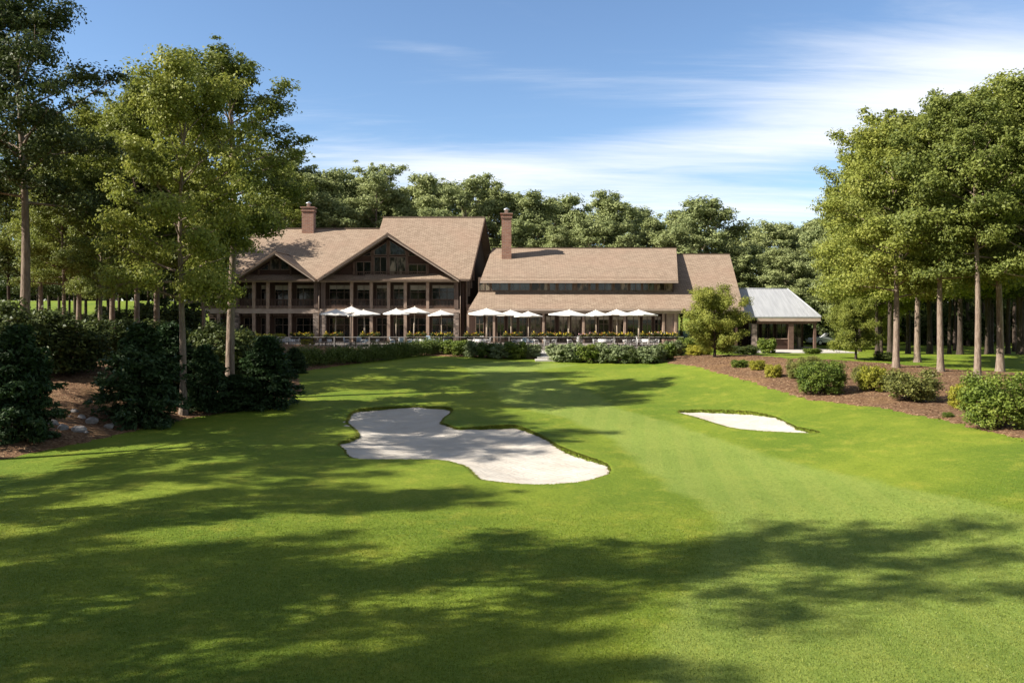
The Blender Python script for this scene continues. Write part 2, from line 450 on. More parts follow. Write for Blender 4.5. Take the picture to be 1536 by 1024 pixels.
MT = dict(
    lawn=grass_mat(), sand=sand_mat(), mulch=mulch_mat(), shingle=shingle_mat(), stone=stone_mat(),
    brick=brick_mat('chimney_brick', (.36, .17, .11), (.27, .12, .085), (.33, .27, .22), .5, .17, .025),
    siding=board_mat('dark_brown_siding', (.062, .036, .027), (.10, .058, .042), .22),
    lap=board_mat('dark_brown_lap_boards', (.060, .033, .025), (.095, .052, .038), .2, axis=1),
    batten=board_mat('weathered_brown_battens', (.15, .105, .085), (.23, .165, .135), .3),
    tan_brick=brick_mat('tan_brick', (.42, .32, .25), (.36, .26, .2), (.3, .24, .2), .5, .2, .02),
    post=simple('weathered_timber', (.35, .245, .185), (.45, .33, .255), 2.2, .8, bump=.2),
    dark_post=simple('dark_timber', (.10, .062, .046), (.15, .095, .07), 2.2, .8),
    trim=simple('tan_trim_paint', (.44, .34, .275), (.52, .42, .35), 1.5, .6),
    frame=simple('brown_window_frame', (.15, .105, .08), (.2, .145, .11), 3, .5),
    soffit=simple('dark_soffit', (.05, .032, .025), (.07, .045, .035), 2, .8),
    glass=glass_mat('dark_window_glass', (.008, .009, .009), (.03, .028, .024)),
    glass_curtain=glass_mat('curtained_window_glass', (.03, .028, .022), (.30, .25, .18), .5),
    glass_sky=glass_mat('clerestory_glass', (.02, .026, .03), (.07, .09, .10), 1.0),
    blind=simple('pale_roller_blind', (.5, .45, .38), (.58, .53, .46), 2, .9),
    rail=simple('dark_rail_metal', (.035, .026, .022), None, rough=.5, spec=.4),
    grey_rail=simple('grey_rail_metal', (.27, .25, .23), (.34, .32, .29), 2, .45, .5),
    canvas=simple('white_canvas', (.80, .77, .72), (.74, .71, .66), 1.2, .85, .1),
    pole=simple('pale_parasol_pole', (.45, .36, .28), (.52, .43, .34), 3, .5),
    white_metal=simple('white_painted_metal', (.74, .73, .72), (.66, .66, .66), 4, .4, .5),
    blue_cloth=simple('pale_blue_cushion', (.20, .33, .46), (.30, .44, .56), 5, .9, .1),
    wood_top=simple('dark_table_top', (.07, .05, .04), (.11, .08, .06), 4, .4),
    white_cloth=simple('white_tablecloth', (.72, .71, .70), (.64, .64, .65), 3, .9, .1),
    paving=simple('terrace_paving', (.22, .19, .165), (.30, .265, .235), .8, .85, bump=.15),
    concrete=simple('pale_concrete', (.45, .42, .38), (.54, .51, .47), .8, .9, bump=.1),
    metal_roof=None, chim_cap=simple('galvanised_metal', (.5, .52, .54), (.6, .62, .64), 4, .35, .5, .7),
    bark=bark_mat('grey_brown_bark', (.17, .125, .095), (.30, .235, .185)),
    dark_bark=bark_mat('dark_bark', (.05, .037, .03), (.10, .077, .06)),
    rock=simple('pale_grey_rock', (.20, .185, .175), (.36, .335, .315), 2.5, .9, bump=.5, bscale=9),
    planter=simple('terracotta_planter', (.22, .11, .065), (.28, .15, .09), 3, .8),
    leaf_light=leafmat('leaf_light_green', (0.124, 0.159, 0.028), (0.248, 0.277, 0.050), (0.389, 0.389, 0.085)),
    leaf_mid=leafmat('leaf_mid_green', (0.098, 0.131, 0.029), (0.194, 0.227, 0.048), (0.312, 0.331, 0.083)),
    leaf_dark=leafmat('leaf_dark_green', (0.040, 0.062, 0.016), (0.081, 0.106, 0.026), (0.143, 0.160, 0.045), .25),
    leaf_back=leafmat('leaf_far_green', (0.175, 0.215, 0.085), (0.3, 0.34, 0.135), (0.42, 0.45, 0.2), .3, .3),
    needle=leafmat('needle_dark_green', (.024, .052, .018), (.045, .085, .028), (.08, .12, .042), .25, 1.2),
    shrub_green=leafmat('shrub_green', (0.075, 0.12, 0.02), (0.15, 0.2, 0.03), (0.25, 0.28, 0.05), .25, 2),
    shrub_yellow=leafmat('shrub_golden', (0.17, 0.19, 0.024), (0.34, 0.33, 0.04), (0.5, 0.45, 0.06), .3, 2),
    shrub_olive=leafmat('shrub_olive', (0.11, 0.125, 0.034), (0.21, 0.215, 0.055), (0.34, 0.32, 0.1), .25, 2),
    shrub_grey=leafmat('shrub_grey_green', (0.11, 0.145, 0.06), (0.22, 0.265, 0.12), (0.38, 0.41, 0.22), .2, 2),
    hedge=leafmat('hedge_green', (0.060, 0.090, 0.020), (0.114, 0.162, 0.032), (0.204, 0.240, 0.060), .2, 1.5),
    fl_yellow=simple('yellow_petals', (.62, .43, .02), (.7, .55, .05), 9, .8),
    fl_orange=simple('orange_petals', (.55, .2, .03), (.6, .3, .05), 9, .8),
    fl_pink=simple('pink_petals', (.55, .28, .3), (.65, .45, .45), 9, .8),
    fl_white=simple('white_petals', (.72, .7, .68), (.66, .66, .62), 9, .8),
    paint=simple('white_car_paint', (.66, .68, .70), None, rough=.25, spec=.6),
    tyre=simple('black_rubber', (.02, .02, .02), None, rough=.8),
    hub=simple('silver_hub', (.5, .5, .52), None, rough=.3, metal=.8),
    lamp=simple('lamp_lens', (.7, .68, .64), None, rough=.1, spec=.7),
)
def _mr():
    m, t, b = new_mat('standing_seam_metal')
    uv = t.coord('UV'); sp = t.node('ShaderNodeSeparateXYZ'); t.l.new(uv, sp.inputs[0])
    n = t.noise(t.mapping(uv, (2, .3, 1)), 1.5, 4)
    c = t.mix(t.smooth(n, .3, .7), (.36, .37, .39, 1), (.44, .45, .47, 1))
    t.put(b.inputs['Base Color'], c); b.inputs['Roughness'].default_value = .5; b.inputs['Metallic'].default_value = .15
    return m
MT['metal_roof'] = _mr()

# ------------------------------------------------------------------ the ground
def lines(*segs):
    out = []
    for a, b, st in segs: out += list(np.arange(a, b - st * .3, st))
    out.append(segs[-1][1]); return np.array(out)

gx = lines((-520, -120, 20), (-120, -60, 4), (-60, -24, 1), (-24, -7, .4), (-7, 5, .1), (5, 7, .3), (7, 13, .12), (13, 30, .4), (30, 60, 1.5), (60, 120, 5), (120, 520, 25))
gyy = lines((-60, 0, 5), (0, 22, .4), (22, 44, .11), (44, 76, .4), (76, 110, 1.5), (110, 180, 5), (180, 640, 23))
GX, GY = np.meshgrid(gx, gyy)
GZ = carve(GX, GY, terr(GX, GY).copy())
nx, ny = len(gx), len(gyy)
idx = np.arange(nx * ny).reshape(ny, nx)
Q = np.stack([idx[:-1, :-1], idx[:-1, 1:], idx[1:, 1:], idx[1:, :-1]], -1).reshape(-1, 4)
me = raw_mesh('lawn', np.stack([GX, GY, GZ], -1).reshape(-1, 3), Q, MT['lawn'], smooth=True)
fa = np.clip(sdf(GX.ravel(), GY.ravel(), FAIR), -9, 9)
a = me.attributes.new('fair', 'FLOAT', 'POINT'); a.data.foreach_set('value', fa.astype(np.float32))
tag(link(bpy.data.objects.new('lawn', me)), kind='structure')

def near_grass():
    """short mown blades on the lawn nearest the tee, thinning out with distance"""
    rng = np.random.default_rng(9)
    y0, y1 = 8.4, 27.0
    n = 330000
    Y = y0 * (y1 / y0) ** rng.random(n)
    X = (rng.random(n) * 2 - 1) * (.665 * Y + .8)
    keep = (sdf(X, Y, BUNK1) < -.15) & (X > np.interp(Y, _gy, _egx) - .3)
    X, Y = X[keep], Y[keep]; n = len(X)
    Zg = carve(X.copy(), Y.copy(), terr(X, Y).copy())
    k = Y / 9
    h = rng.uniform(.010, .026, n) * k ** .2 * S(-Y, -y1, -17); wd = rng.uniform(.003, .006, n) * k ** .9
    a = rng.random(n) * 6.283; ln = rng.uniform(.2, 1.0, n) * h; d = rng.random(n) * 6.283
    bx, by = np.cos(a) * wd, np.sin(a) * wd; lx, ly = np.cos(d) * ln, np.sin(d) * ln
    V = np.stack([np.stack([X - bx, Y - by, Zg - .006], 1), np.stack([X + bx, Y + by, Zg - .006], 1),
                  np.stack([X + bx * .6 + lx * .45, Y + by * .6 + ly * .45, Zg + h * .6], 1), np.stack([X + lx, Y + ly, Zg + h], 1)], 1).reshape(-1, 3)
    me = raw_mesh('mown_grass', V, np.arange(4 * n).reshape(n, 4), grass_mat(True), rng.random(n))
    f = me.attributes.new('fair', 'FLOAT', 'FACE'); f.data.foreach_set('value', np.clip(sdf(X, Y, FAIR), -9, 9).astype(np.float32))
    tag(link(bpy.data.objects.new('mown_grass', me)), 'short mown grass blades covering the near lawn', 'grass', kind='stuff')
near_grass()

def sheet(name, P, step, zf, mat, keep=-.35):
    xs = np.arange(P[:, 0].min() - .6, P[:, 0].max() + .6, step); ys = np.arange(P[:, 1].min() - .6, P[:, 1].max() + .6, step)
    X, Y = np.meshgrid(xs, ys); sd = sdf(X, Y, P)
    Z = zf(X, Y, sd)
    id_ = np.arange(X.size).reshape(X.shape)
    q = np.stack([id_[:-1, :-1], id_[:-1, 1:], id_[1:, 1:], id_[1:, :-1]], -1).reshape(-1, 4)
    k = (sd.ravel()[q] > keep).all(1); q = q[k]
    used = np.unique(q); remap = np.zeros(X.size, int); remap[used] = np.arange(len(used))
    V = np.stack([X, Y, Z], -1).reshape(-1, 3)[used]
    o = link(bpy.data.objects.new(name, raw_mesh(name, V, remap[q], mat, smooth=True)))
    return tag(o, kind='structure')

def sandz(X, Y, sd):
    return terr(X, Y) - .07 - .07 * S(sd, 0, 2.2) + .05 * np.sin(X * 1.3 + .5 * Y) * np.sin(Y * 1.1) + .015 * np.sin(X * 5 + 1) * np.sin(Y * 6) + .03 * np.exp(-np.maximum(sd, 0) / .35)
sheet('sand_bunker', BUNK1, .14, sandz, MT['sand'])
sheet('sand_bunker', BUNK2, .14, sandz, MT['sand'])
def mulchz(X, Y, sd):
    return terr(X, Y) + np.clip((sd + .16 * np.sin(X * 2.7 + 2 * np.sin(Y * 1.9)) * np.sin(Y * 3.3 + X) + .08 * np.sin(X * 8 - Y * 7)) * .35, -.12, .05) + .02 * np.sin(X * 3.1 + np.sin(Y * 2)) * np.sin(Y * 3.7)
sheet('mulch_bed', BED_R, .25, mulchz, MT['mulch'])
sheet('mulch_bed', BED_L, .3, mulchz, MT['mulch'])

# ------------------------------------------------------------------ foliage
def unit(v): return v / np.maximum(np.linalg.norm(v, axis=-1, keepdims=True), 1e-9)

def leaf_quads(C, N, L, W, rng, along=None):
    """diamond leaves centred on C with normals N"""
    n = len(C)
    t = rng.normal(size=(n, 3)) if along is None else along + .35 * rng.normal(size=(n, 3))
    t = unit(t - N * (t * N).sum(1, keepdims=True)); b = np.cross(N, t)
    L = np.broadcast_to(L, (n,))[:, None]; W = np.broadcast_to(W, (n,))[:, None]
    droop = N * L * .12
    V = np.stack([C - t * L * .5 - droop, C + b * W * .5 + t * L * .05, C + t * L * .5 - droop, C - b * W * .5 + t * L * .05], 1).reshape(-1, 3)
    return V, np.arange(4 * n).reshape(n, 4)

def clump_leaves(cl, per, L, W, rng, flat=.62, centre=None, jit=.7, up=.35):
    """cl: list of (x, y, z, r). leaves fill the outer part of each clump, with normals that lean outward"""
    cl = np.asarray(cl)
    n = np.maximum((per * (cl[:, 3] / cl[:, 3].mean()) ** 2).astype(int), 6)
    ids = np.repeat(np.arange(len(cl)), n)
    d = unit(rng.normal(size=(len(ids), 3)))
    rr = rng.random(len(ids)) ** .5
    # ragged clump: lumps on its surface
    lump = 1 + .28 * np.sin(d[:, 0] * 5 + ids) * np.sin(d[:, 1] * 5 + 2 * ids) + .2 * np.sin(d[:, 2] * 7 + 3 * ids)
    off = d * (cl[ids, 3] * rr * lump)[:, None]; off[:, 2] *= flat
    C = cl[ids, :3] + off
    N = d * 1.0 + rng.normal(size=d.shape) * jit; N[:, 2] += up
    if centre is not None: N += .4 * unit(C - np.asarray(centre))
    N = unit(N)
    s = rng.uniform(.7, 1.25, len(ids))
    V, q = leaf_quads(C, N, L * s, W * s, rng)
    tint = np.clip(rng.random(len(ids)) * .7 + .3 * rng.random(len(cl))[ids], 0, 1)
    return V, q, tint

def tree_kind(name, cat, seed, H, Rc, cb, trunk_r, leafL, per, leaf, bark, nl=30, clump=1.15, flat=.6, top=.96, peak=.35, sub=3, lean=0., elev=(2, 62), fork=0):
    rng = np.random.default_rng(seed); rnd = random.Random(seed)
    root = empty(name, (0, 0, 0)); tag(root, 'tree', cat)
    mb = MB(); cl = []
    ph = rnd.random() * 6
    def tp(h):
        s = h / H
        return Vector((lean * H * s * s + .016 * H * math.sin(s * 5 + ph) * s, .016 * H * math.sin(s * 4 + ph * 2) * s, h))
    hs = [-.4, 0, .25, .8] + [H * top * k / 9 for k in range(1, 10)]
    def tr(h):
        s = max(h, 0) / H
        return max(trunk_r * (1 - .82 * s ** .9) * (1 + .38 * math.exp(-max(h, 0) / .35)), .025)
    mb.tube([tp(h) for h in hs], [tr(h) for h in hs], 10)
    for i in range(nl):
        t = (i + rnd.random() * .8) / nl
        h = (cb + t * (top - .03 - cb)) * H
        pr = Rc * ((.62 + .38 * t / peak) if t < peak else math.sqrt(max(1 - ((t - peak) / (1.06 - peak)) ** 2, .03)))
        ln = pr * rnd.uniform(.62, 1.12)
        az = i * 2.399 + rnd.uniform(-.5, .5)
        el = R(elev[0] + (elev[1] - elev[0]) * t + rnd.uniform(-10, 14))
        d = Vector((math.cos(az) * math.cos(el), math.sin(az) * math.cos(el), math.sin(el)))
        p0 = tp(h); sag = rnd.uniform(-.12, .16)
        pts = [p0 + d * ln * s + Vector((0, 0, sag * ln * s * s)) + Vector((math.sin(s * 4 + i), math.cos(s * 5 + i), 0)) * .05 * ln * s for s in (0, .2, .4, .6, .8, 1)]
        r0 = min(tr(h) * .6, .03 + .018 * ln)
        mb.tube(pts, [r0 * (1 - .8 * k / 5) for k in range(6)], 5, cap=False)
        cs = clump * rnd.uniform(.75, 1.2) * (1 - .3 * t)
        for s in np.linspace(.42, 1.0, sub + 1):
            k = s * 5; k0 = min(int(k), 4); base = pts[k0].lerp(pts[k0 + 1], k - k0)
            side = Vector((-d.y, d.x, rnd.uniform(-.1, .5))) * rnd.choice((-1, 1)) * rnd.uniform(.25, .95) * cs
            if s > .98: side *= .2
            e = base + side + Vector((0, 0, rnd.uniform(-.1, .45) * cs)) + d * .25 * cs
            if s < .98 and side.length > .4: mb.tube([base, base.lerp(e, .5) + Vector((0, 0, .06)), e], [r0 * .4, r0 * .28, .012], 4, cap=False)
            cl.append((e.x, e.y, e.z, cs * rnd.choice((.45, .7, .85, 1.0, 1.25)) * rnd.uniform(.9, 1.1)))
    for k in range(4):
        p = tp(H * top); cl.append((p.x + rnd.uniform(-.5, .5), p.y + rnd.uniform(-.5, .5), p.z - .4 * k * clump * .7, clump * .65))
    V, q, tint = clump_leaves(cl, per, leafL, leafL * .55, rng, flat, (0, 0, H * (cb + top) / 2))
    mb.build('trunk', bark, root)
    link(bpy.data.objects.new('crown', raw_mesh('crown', V, q, leaf, tint)), root)
    return Kind(root)

def shrub_kind(name, cat, seed, leaf, n=3200, L=.10, sq=(1, 1, 1), lumps=9, jit=.75, aspect=.55, stems=5, even=0):
    """a rounded unit shrub: about 1 m across and 1 m high before scaling"""
    rng = np.random.default_rng(seed); rnd = random.Random(seed)
    root = empty(name); tag(root, 'shrub', cat)
    cl = [(0, 0, .48, .40)]
    for i in range(lumps * 3):
        a = i * 2.399; z = .10 + .72 * (i + .5) / (lumps * 3)
        rr = .40 * math.sqrt(max(1 - (abs(z - .47) / .53) ** 2.3, .05))
        k = rnd.uniform(.94, 1.04) if even else rnd.uniform(.75, 1.1)
        cl.append((math.cos(a) * rr * k, math.sin(a) * rr * k, z + rnd.uniform(-.05, .06), rnd.uniform(.12, .16 if even else .21)))
    V, q, tint = clump_leaves(cl, n / len(cl), L, L * aspect, rng, .85, (0, 0, .4), jit)
    V = V * np.array(sq)
    V[:, 2] = np.maximum(V[:, 2], .005)
    link(bpy.data.objects.new('foliage', raw_mesh('foliage', V, q, leaf, tint)), root)
    mb = MB()
    for k in range(stems):
        a = k * 1.3 + rnd.random(); e = Vector((math.cos(a) * .25, math.sin(a) * .25, .5))
        mb.tube([(0, 0, -.08), (e.x * .4, e.y * .4, .2), e], [.03, .02, .008], 5, cap=False)
    mb.build('stem', MT['dark_bark'], root)
    return Kind(root)

def spruce_shrub_kind(seed, leaf, n=9000):
    """broad dark evergreen: layered sprays that reach out and droop a little; about 1 m across, 1 m high"""
    rng = np.random.default_rng(seed)
    root = empty('evergreen_shrub'); tag(root, 'shrub', 'shrub')
    nb = 190
    k = np.arange(nb); t = (k + .5) / nb
    az = k * 2.399 + rng.uniform(-.3, .3, nb)
    z0 = .04 + .9 * t; ln = .5 * np.clip(1 - (np.abs(t - .2) / .84) ** 1.35, .06, 1) * rng.uniform(.62, 1.2, nb)
    el = np.radians(-4 + 46 * t + rng.uniform(-10, 10, nb))
    d = np.stack([np.cos(az) * np.cos(el), np.sin(az) * np.cos(el), np.sin(el)], 1)
    ids = rng.integers(0, nb, n); s = rng.random(n) ** .55
    side = np.stack([-np.sin(az), np.cos(az), np.zeros(nb)], 1)[ids]
    w = rng.normal(size=n) * .085 * (1.15 - .75 * s)
    C = np.stack([np.zeros(n), np.zeros(n), z0[ids] * .92], 1) + d[ids] * (ln[ids] * s)[:, None] + side * w[:, None]
    C[:, 2] += -.10 * ln[ids] * s * s + rng.normal(size=n) * .015
    C[:, 2] = np.maximum(C[:, 2], .01)
    al = unit(d[ids] + side * np.sign(w)[:, None] * .8)
    N = unit(np.array([0, 0, 1.]) + .55 * rng.normal(size=(n, 3)) + d[ids] * .3)
    sc = rng.uniform(.7, 1.3, n)
    V, q = leaf_quads(C, N, .062 * sc, .024 * sc, rng, al)
    link(bpy.data.objects.new('foliage', raw_mesh('foliage', V, q, leaf, rng.random(n))), root)
    mb = MB(); mb.tube([(0, 0, -.05), (0, 0, .45), (0, 0, .9)], [.03, .02, .006], 6)
    mb.build('stem', MT['dark_bark'], root)
    return Kind(root)

print('kinds...')
K = {}
L_, M_, D_, B_ = MT['leaf_light'], MT['leaf_mid'], MT['leaf_dark'], MT['leaf_back']
K['broad1'] = tree_kind('broadleaf_tree', 'tree', 11, 16, 4.6, .33, .20, .19, 200, L_, MT['bark'], nl=36, clump=1.1, sub=4)
K['broad2'] = tree_kind('broadleaf_tree', 'tree', 12, 16, 4.4, .34, .22, .19, 240, M_, MT['bark'], nl=34, clump=1.1, sub=4)
K['tall1'] = tree_kind('tall_tree', 'tree', 13, 20, 4.3, .42, .24, .19, 190, M_, MT['bark'], nl=32, clump=.98, sub=4, peak=.42)
K['tall2'] = tree_kind('tall_tree', 'tree', 14, 20, 5.2, .42, .28, .20, 250, D_, MT['bark'], nl=32, clump=1.2, sub=4, peak=.4)
K['airy'] = tree_kind('tall_tree', 'tree', 18, 20, 5.0, .40, .26, .20, 165, D_, MT['bark'], nl=28, clump=1.15, sub=4, peak=.42)
K['grove1'] = tree_kind('grove_tree', 'tree', 15, 17, 4.3, .30, .22, .20, 230, L_, MT['bark'], nl=34, clump=1.1, sub=4)
K['grove2'] = tree_kind('grove_tree', 'tree', 16, 17, 4.6, .34, .21, .20, 230, M_, MT['bark'], nl=34, clump=1.15, sub=4, lean=.02)
K['grove3'] = tree_kind('leafy_tree', 'tree', 17, 17, 4.8, .22, .17, .22, 200, L_, MT['dark_bark'], nl=36, clump=1.2, sub=4)
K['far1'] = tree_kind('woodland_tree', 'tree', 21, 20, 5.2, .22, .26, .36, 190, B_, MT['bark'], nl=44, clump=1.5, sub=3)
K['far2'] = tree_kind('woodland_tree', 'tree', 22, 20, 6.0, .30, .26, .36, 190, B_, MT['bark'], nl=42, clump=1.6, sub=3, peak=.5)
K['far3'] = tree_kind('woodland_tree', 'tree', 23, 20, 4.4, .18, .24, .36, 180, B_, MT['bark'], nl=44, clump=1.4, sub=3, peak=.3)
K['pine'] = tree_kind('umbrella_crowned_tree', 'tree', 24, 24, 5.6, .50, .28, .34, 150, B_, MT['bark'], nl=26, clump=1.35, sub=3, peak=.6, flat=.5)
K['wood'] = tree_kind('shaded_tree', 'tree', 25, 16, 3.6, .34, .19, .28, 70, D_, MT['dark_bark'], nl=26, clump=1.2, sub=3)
K['small1'] = tree_kind('small_garden_tree', 'tree', 31, 5, 2.95, .20, .13, .13, 330, MT['leaf_light'], MT['dark_bark'], nl=36, clump=.72, sub=3, peak=.32, flat=.85)
K['small2'] = tree_kind('small_garden_tree', 'tree', 32, 5, 2.8, .22, .13, .13, 330, MT['leaf_light'], MT['dark_bark'], nl=36, clump=.74, sub=3, peak=.35, flat=.85)
K['round'] = shrub_kind('rounded_shrub', 'shrub', 41, MT['shrub_green'], 15000, .040, lumps=16, even=1)
K['golden'] = shrub_kind('golden_shrub', 'shrub', 42, MT['shrub_yellow'], 8000, .055, lumps=10, even=1)
K['olive'] = shrub_kind('olive_shrub', 'shrub', 43, MT['shrub_olive'], 8000, .052, lumps=7, jit=.95)
K['grey'] = shrub_kind('border_shrub', 'shrub', 44, MT['shrub_grey'], 5200, .085, lumps=8)
K['border'] = shrub_kind('border_shrub', 'shrub', 45, MT['shrub_green'], 5200, .085, lumps=8)
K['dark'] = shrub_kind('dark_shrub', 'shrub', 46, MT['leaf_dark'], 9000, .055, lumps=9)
K['fir1'] = spruce_shrub_kind(51, MT['needle'], 15000)
K['fir2'] = spruce_shrub_kind(52, MT['needle'], 15000)

ORD = ['first', 'second', 'third', 'fourth', 'fifth', 'sixth', 'seventh', 'eighth', 'ninth', 'tenth', 'eleventh', 'twelfth', 'thirteenth', 'fourteenth', 'fifteenth',
       'sixteenth', 'seventeenth', 'eighteenth', 'nineteenth', 'twentieth']
def ordn(i): return ORD[i] if i < 20 else ('twenty-' + ORD[i - 20] if i < 29 else 'thirtieth' if i == 29 else 'thirty-' + ORD[i - 30])

def tree_at(kind, px, py, top_y, rz, label, group=None, wide=1.0, Y=None):
    """plant a tree whose base is at pixel (px, py), or at depth Y, and whose top reaches row top_y"""
    if Y is None: p = at(px, py)
    else:
        x = XA(px, Y); p = Vector((x, Y, ground(x, Y)))
    h = ZA(top_y, p.y) - p.z
    base = {'broad1': 16.3, 'broad2': 16.3, 'tall1': 20.2, 'tall2': 20.3, 'grove1': 17.2, 'grove2': 17.2, 'grove3': 17.2, 'airy': 20.3, 'far1': 20.3, 'far2': 20.4, 'far3': 20.2, 'pine': 24, 'wood': 16.2, 'small1': 5.3, 'small2': 5.3}[kind]
    s = h / base
    return K[kind].put(p, rz, (s * wide, s * wide, s), label, group)

# --- left bank: the trees one can tell apart
GL = 'tall trees on the left bank'
tree_at('broad1', 275, 622, 118, 1.0, 'broad light green tree with bare grey trunk at the left lawn edge', GL, .92)
tree_at('tall1', 345, 585, 78, 2.2, 'tallest slim tree with straight grey trunk, just in front of the clubhouse left end', GL, 1.2)
tree_at('tall2', 36, 500, -12, .4, 'tall dark tree with pale bare trunk at the left edge of the photo', GL, 1.05, Y=47)
tree_at('broad2', 306, 545, 262, .7, 'smaller tree with leaning trunk between the two tall front trees and the clubhouse', GL, .9, Y=60)
mids = [('broad1', 118, 175, 58), ('grove1', 168, 188, 62), ('broad1', 205, 150, 56), ('grove2', 236, 132, 60), ('broad2', 62, 215, 66), ('grove1', 408, 232, 108), ('far1', 436, 247, 118), ('grove2', 95, 250, 54), ('broad2', 150, 262, 52)]
for i, (k, px, ty, Y) in enumerate(sorted(mids, key=lambda m: m[1])):
    tree_at(k, px, 0, ty, i * 1.7 + .3, 'sunlit leafy tree behind the left bank shrubs, %s from the left of its row' % ordn(i), 'sunlit trees behind the left bank', 1.05, Y=Y)
shade = [(14, 66), (56, 70), (74, 84), (104, 74), (113, 96), (145, 78), (163, 72), (190, 88), (206, 76), (222, 98), (248, 82), (262, 74), (290, 92), (88, 92), (128, 86), (178, 100), (236, 96), (272, 88), (34, 80)]
for i, (px, Y) in enumerate(sorted(shade)):
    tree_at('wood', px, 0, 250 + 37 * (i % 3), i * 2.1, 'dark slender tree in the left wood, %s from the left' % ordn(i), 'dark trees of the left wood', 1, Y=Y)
# trees beyond the left edge whose shadows lie on the lawn
offs = [('airy', -19.2, 9.7, 20.4, 1.08), ('airy', -20.0, 4.0, 15.5, .85), ('airy', -26, 3.4, 19, .8), ('broad2', -25.5, 16.8, 17, .62), ('airy', -33, 9, 19, 1.0),
        ('airy', -31, 20, 17.5, 1.05), ('airy', -26, 27, 20, 1.05), ('grove1', -31, 31.5, 20.5, 1.05)]
for i, (k, x, y, h, w) in enumerate(offs):
    s = h / {'tall1': 20.2, 'tall2': 20.3, 'airy': 20.3, 'grove1': 17.2, 'grove2': 17.2, 'broad2': 16.3, 'broad1': 16.3}[k]
    K[k].put((x, y, ground(x, y)), i * 1.3, (s * w, s * w, s), 'tall tree shading the lawn from beyond its left edge, %s from the camera' % ordn(sorted(range(len(offs)), key=lambda j: offs[j][2]).index(i)), 'tall trees shading the lawn from the left')

# trees closing the view behind the sunny slope on the left
for i, px in enumerate(range(-60, 330, 30)):
    Y = 178 + 14 * ((i * 7) % 4); x = XA(px, Y)
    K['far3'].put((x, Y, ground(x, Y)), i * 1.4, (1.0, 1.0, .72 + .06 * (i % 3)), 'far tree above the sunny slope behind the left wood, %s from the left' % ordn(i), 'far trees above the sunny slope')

for i, px in enumerate(range(40, 300, 24)):
    Y = 68 + 3 * ((i * 5) % 4); x = XA(px, Y); k = 2.6 + .5 * ((i * 3) % 4)
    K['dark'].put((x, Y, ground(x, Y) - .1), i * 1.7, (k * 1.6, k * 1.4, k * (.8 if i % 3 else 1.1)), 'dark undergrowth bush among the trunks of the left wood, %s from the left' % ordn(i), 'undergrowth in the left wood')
for i, px in enumerate(range(-70, 340, 26)):
    Y = 164 + 5 * ((i * 5) % 3); x = XA(px, Y); k = 5.0 + .9 * ((i * 3) % 4)
    K['dark'].put((x, Y, ground(x, Y) - .1), i, (k * 1.5, k * 1.3, k), 'dark bush along the top of the sunny slope, %s from the left' % ordn(i), 'bushes above the sunny slope')

# --- woodland behind the clubhouse
back = [('far3', 455, 268, 122), ('far1', 480, 262, 116), ('far1', 516, 262, 126), ('pine', 566, 250, 118), ('far2', 545, 272, 130), ('far3', 602, 285, 120), ('far1', 632, 265, 128), ('far2', 668, 282, 134), ('pine', 702, 268, 118),
        ('far1', 736, 274, 124), ('far3', 770, 286, 130), ('far1', 800, 292, 120), ('far2', 832, 298, 128), ('far3', 866, 312, 118), ('far1', 914, 291, 116), ('far2', 948, 312, 126), ('far3', 985, 322, 120), ('far1', 1022, 318, 124),
        ('far2', 1060, 303, 116), ('far3', 1092, 342, 126), ('far1', 1126, 340, 130), ('far2', 1160, 335, 122), ('far1', 1195, 340, 126), ('far3', 1222, 322, 112),
        ('far2', 500, 300, 112), ('far3', 650, 306, 112), ('far2', 890, 330, 112), ('far1', 780, 330, 112), ('far2', 1000, 345, 112), ('far3', 1110, 362, 112), ('far2', 1178, 372, 110), ('far3', 940, 345, 110), ('far1', 840, 340, 110)]
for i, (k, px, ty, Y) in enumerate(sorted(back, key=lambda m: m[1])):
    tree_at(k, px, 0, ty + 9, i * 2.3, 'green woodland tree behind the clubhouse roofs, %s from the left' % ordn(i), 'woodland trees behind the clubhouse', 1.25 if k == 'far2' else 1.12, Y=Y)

# --- right grove
GR = 'trees of the right grove'
front = [('grove1', 1344, 552, 196, 1.1), ('grove2', 1376, 543, 190, 1.05), ('grove2', 1411, 558, 162, 1.0), ('tall1', 1466, 566, 140, .98), ('grove1', 1500, 557, 132, 1.0), ('grove2', 1548, 566, 128, 1.1)]
for i, (k, px, py, ty, w) in enumerate(front):
    tree_at(k, px, py, ty, i * 1.9 + .4, 'tall tree with bare trunk at the mulch edge, %s from the left in right grove' % ordn(i), GR, w)
rb = [('far1', 1256, 300, 98, .85), ('grove3', 1290, 240, 84, .95), ('grove3', 1316, 205, 72, 1.0), ('far2', 1290, 330, 92, 1.1), ('grove3', 1335, 178, 66, 1.1), ('grove3', 1395, 178, 70, 1.1), ('grove3', 1440, 158, 62, 1.1), ('grove3', 1482, 150, 66, 1.1), ('grove3', 1530, 145, 62, 1.1),
      ('far3', 1268, 385, 88, 1.0), ('grove3', 1322, 300, 76, 1.1), ('far3', 1300, 300, 112, 1.2), ('far3', 1348, 290, 108, 1.3), ('far3', 1392, 300, 112, 1.3), ('far3', 1436, 290, 108, 1.3), ('far3', 1478, 300, 112, 1.3), ('far3', 1520, 290, 106, 1.3), ('far3', 1560, 300, 110, 1.3)]
for i, (k, px, ty, Y, w) in enumerate(sorted(rb, key=lambda m: m[1])):
    tree_at(k, px, 0, ty, i * 1.2, 'leafy tree behind the front trunks of the right grove, %s from the left' % ordn(i), 'leafy trees behind the right grove', w, Y=Y)
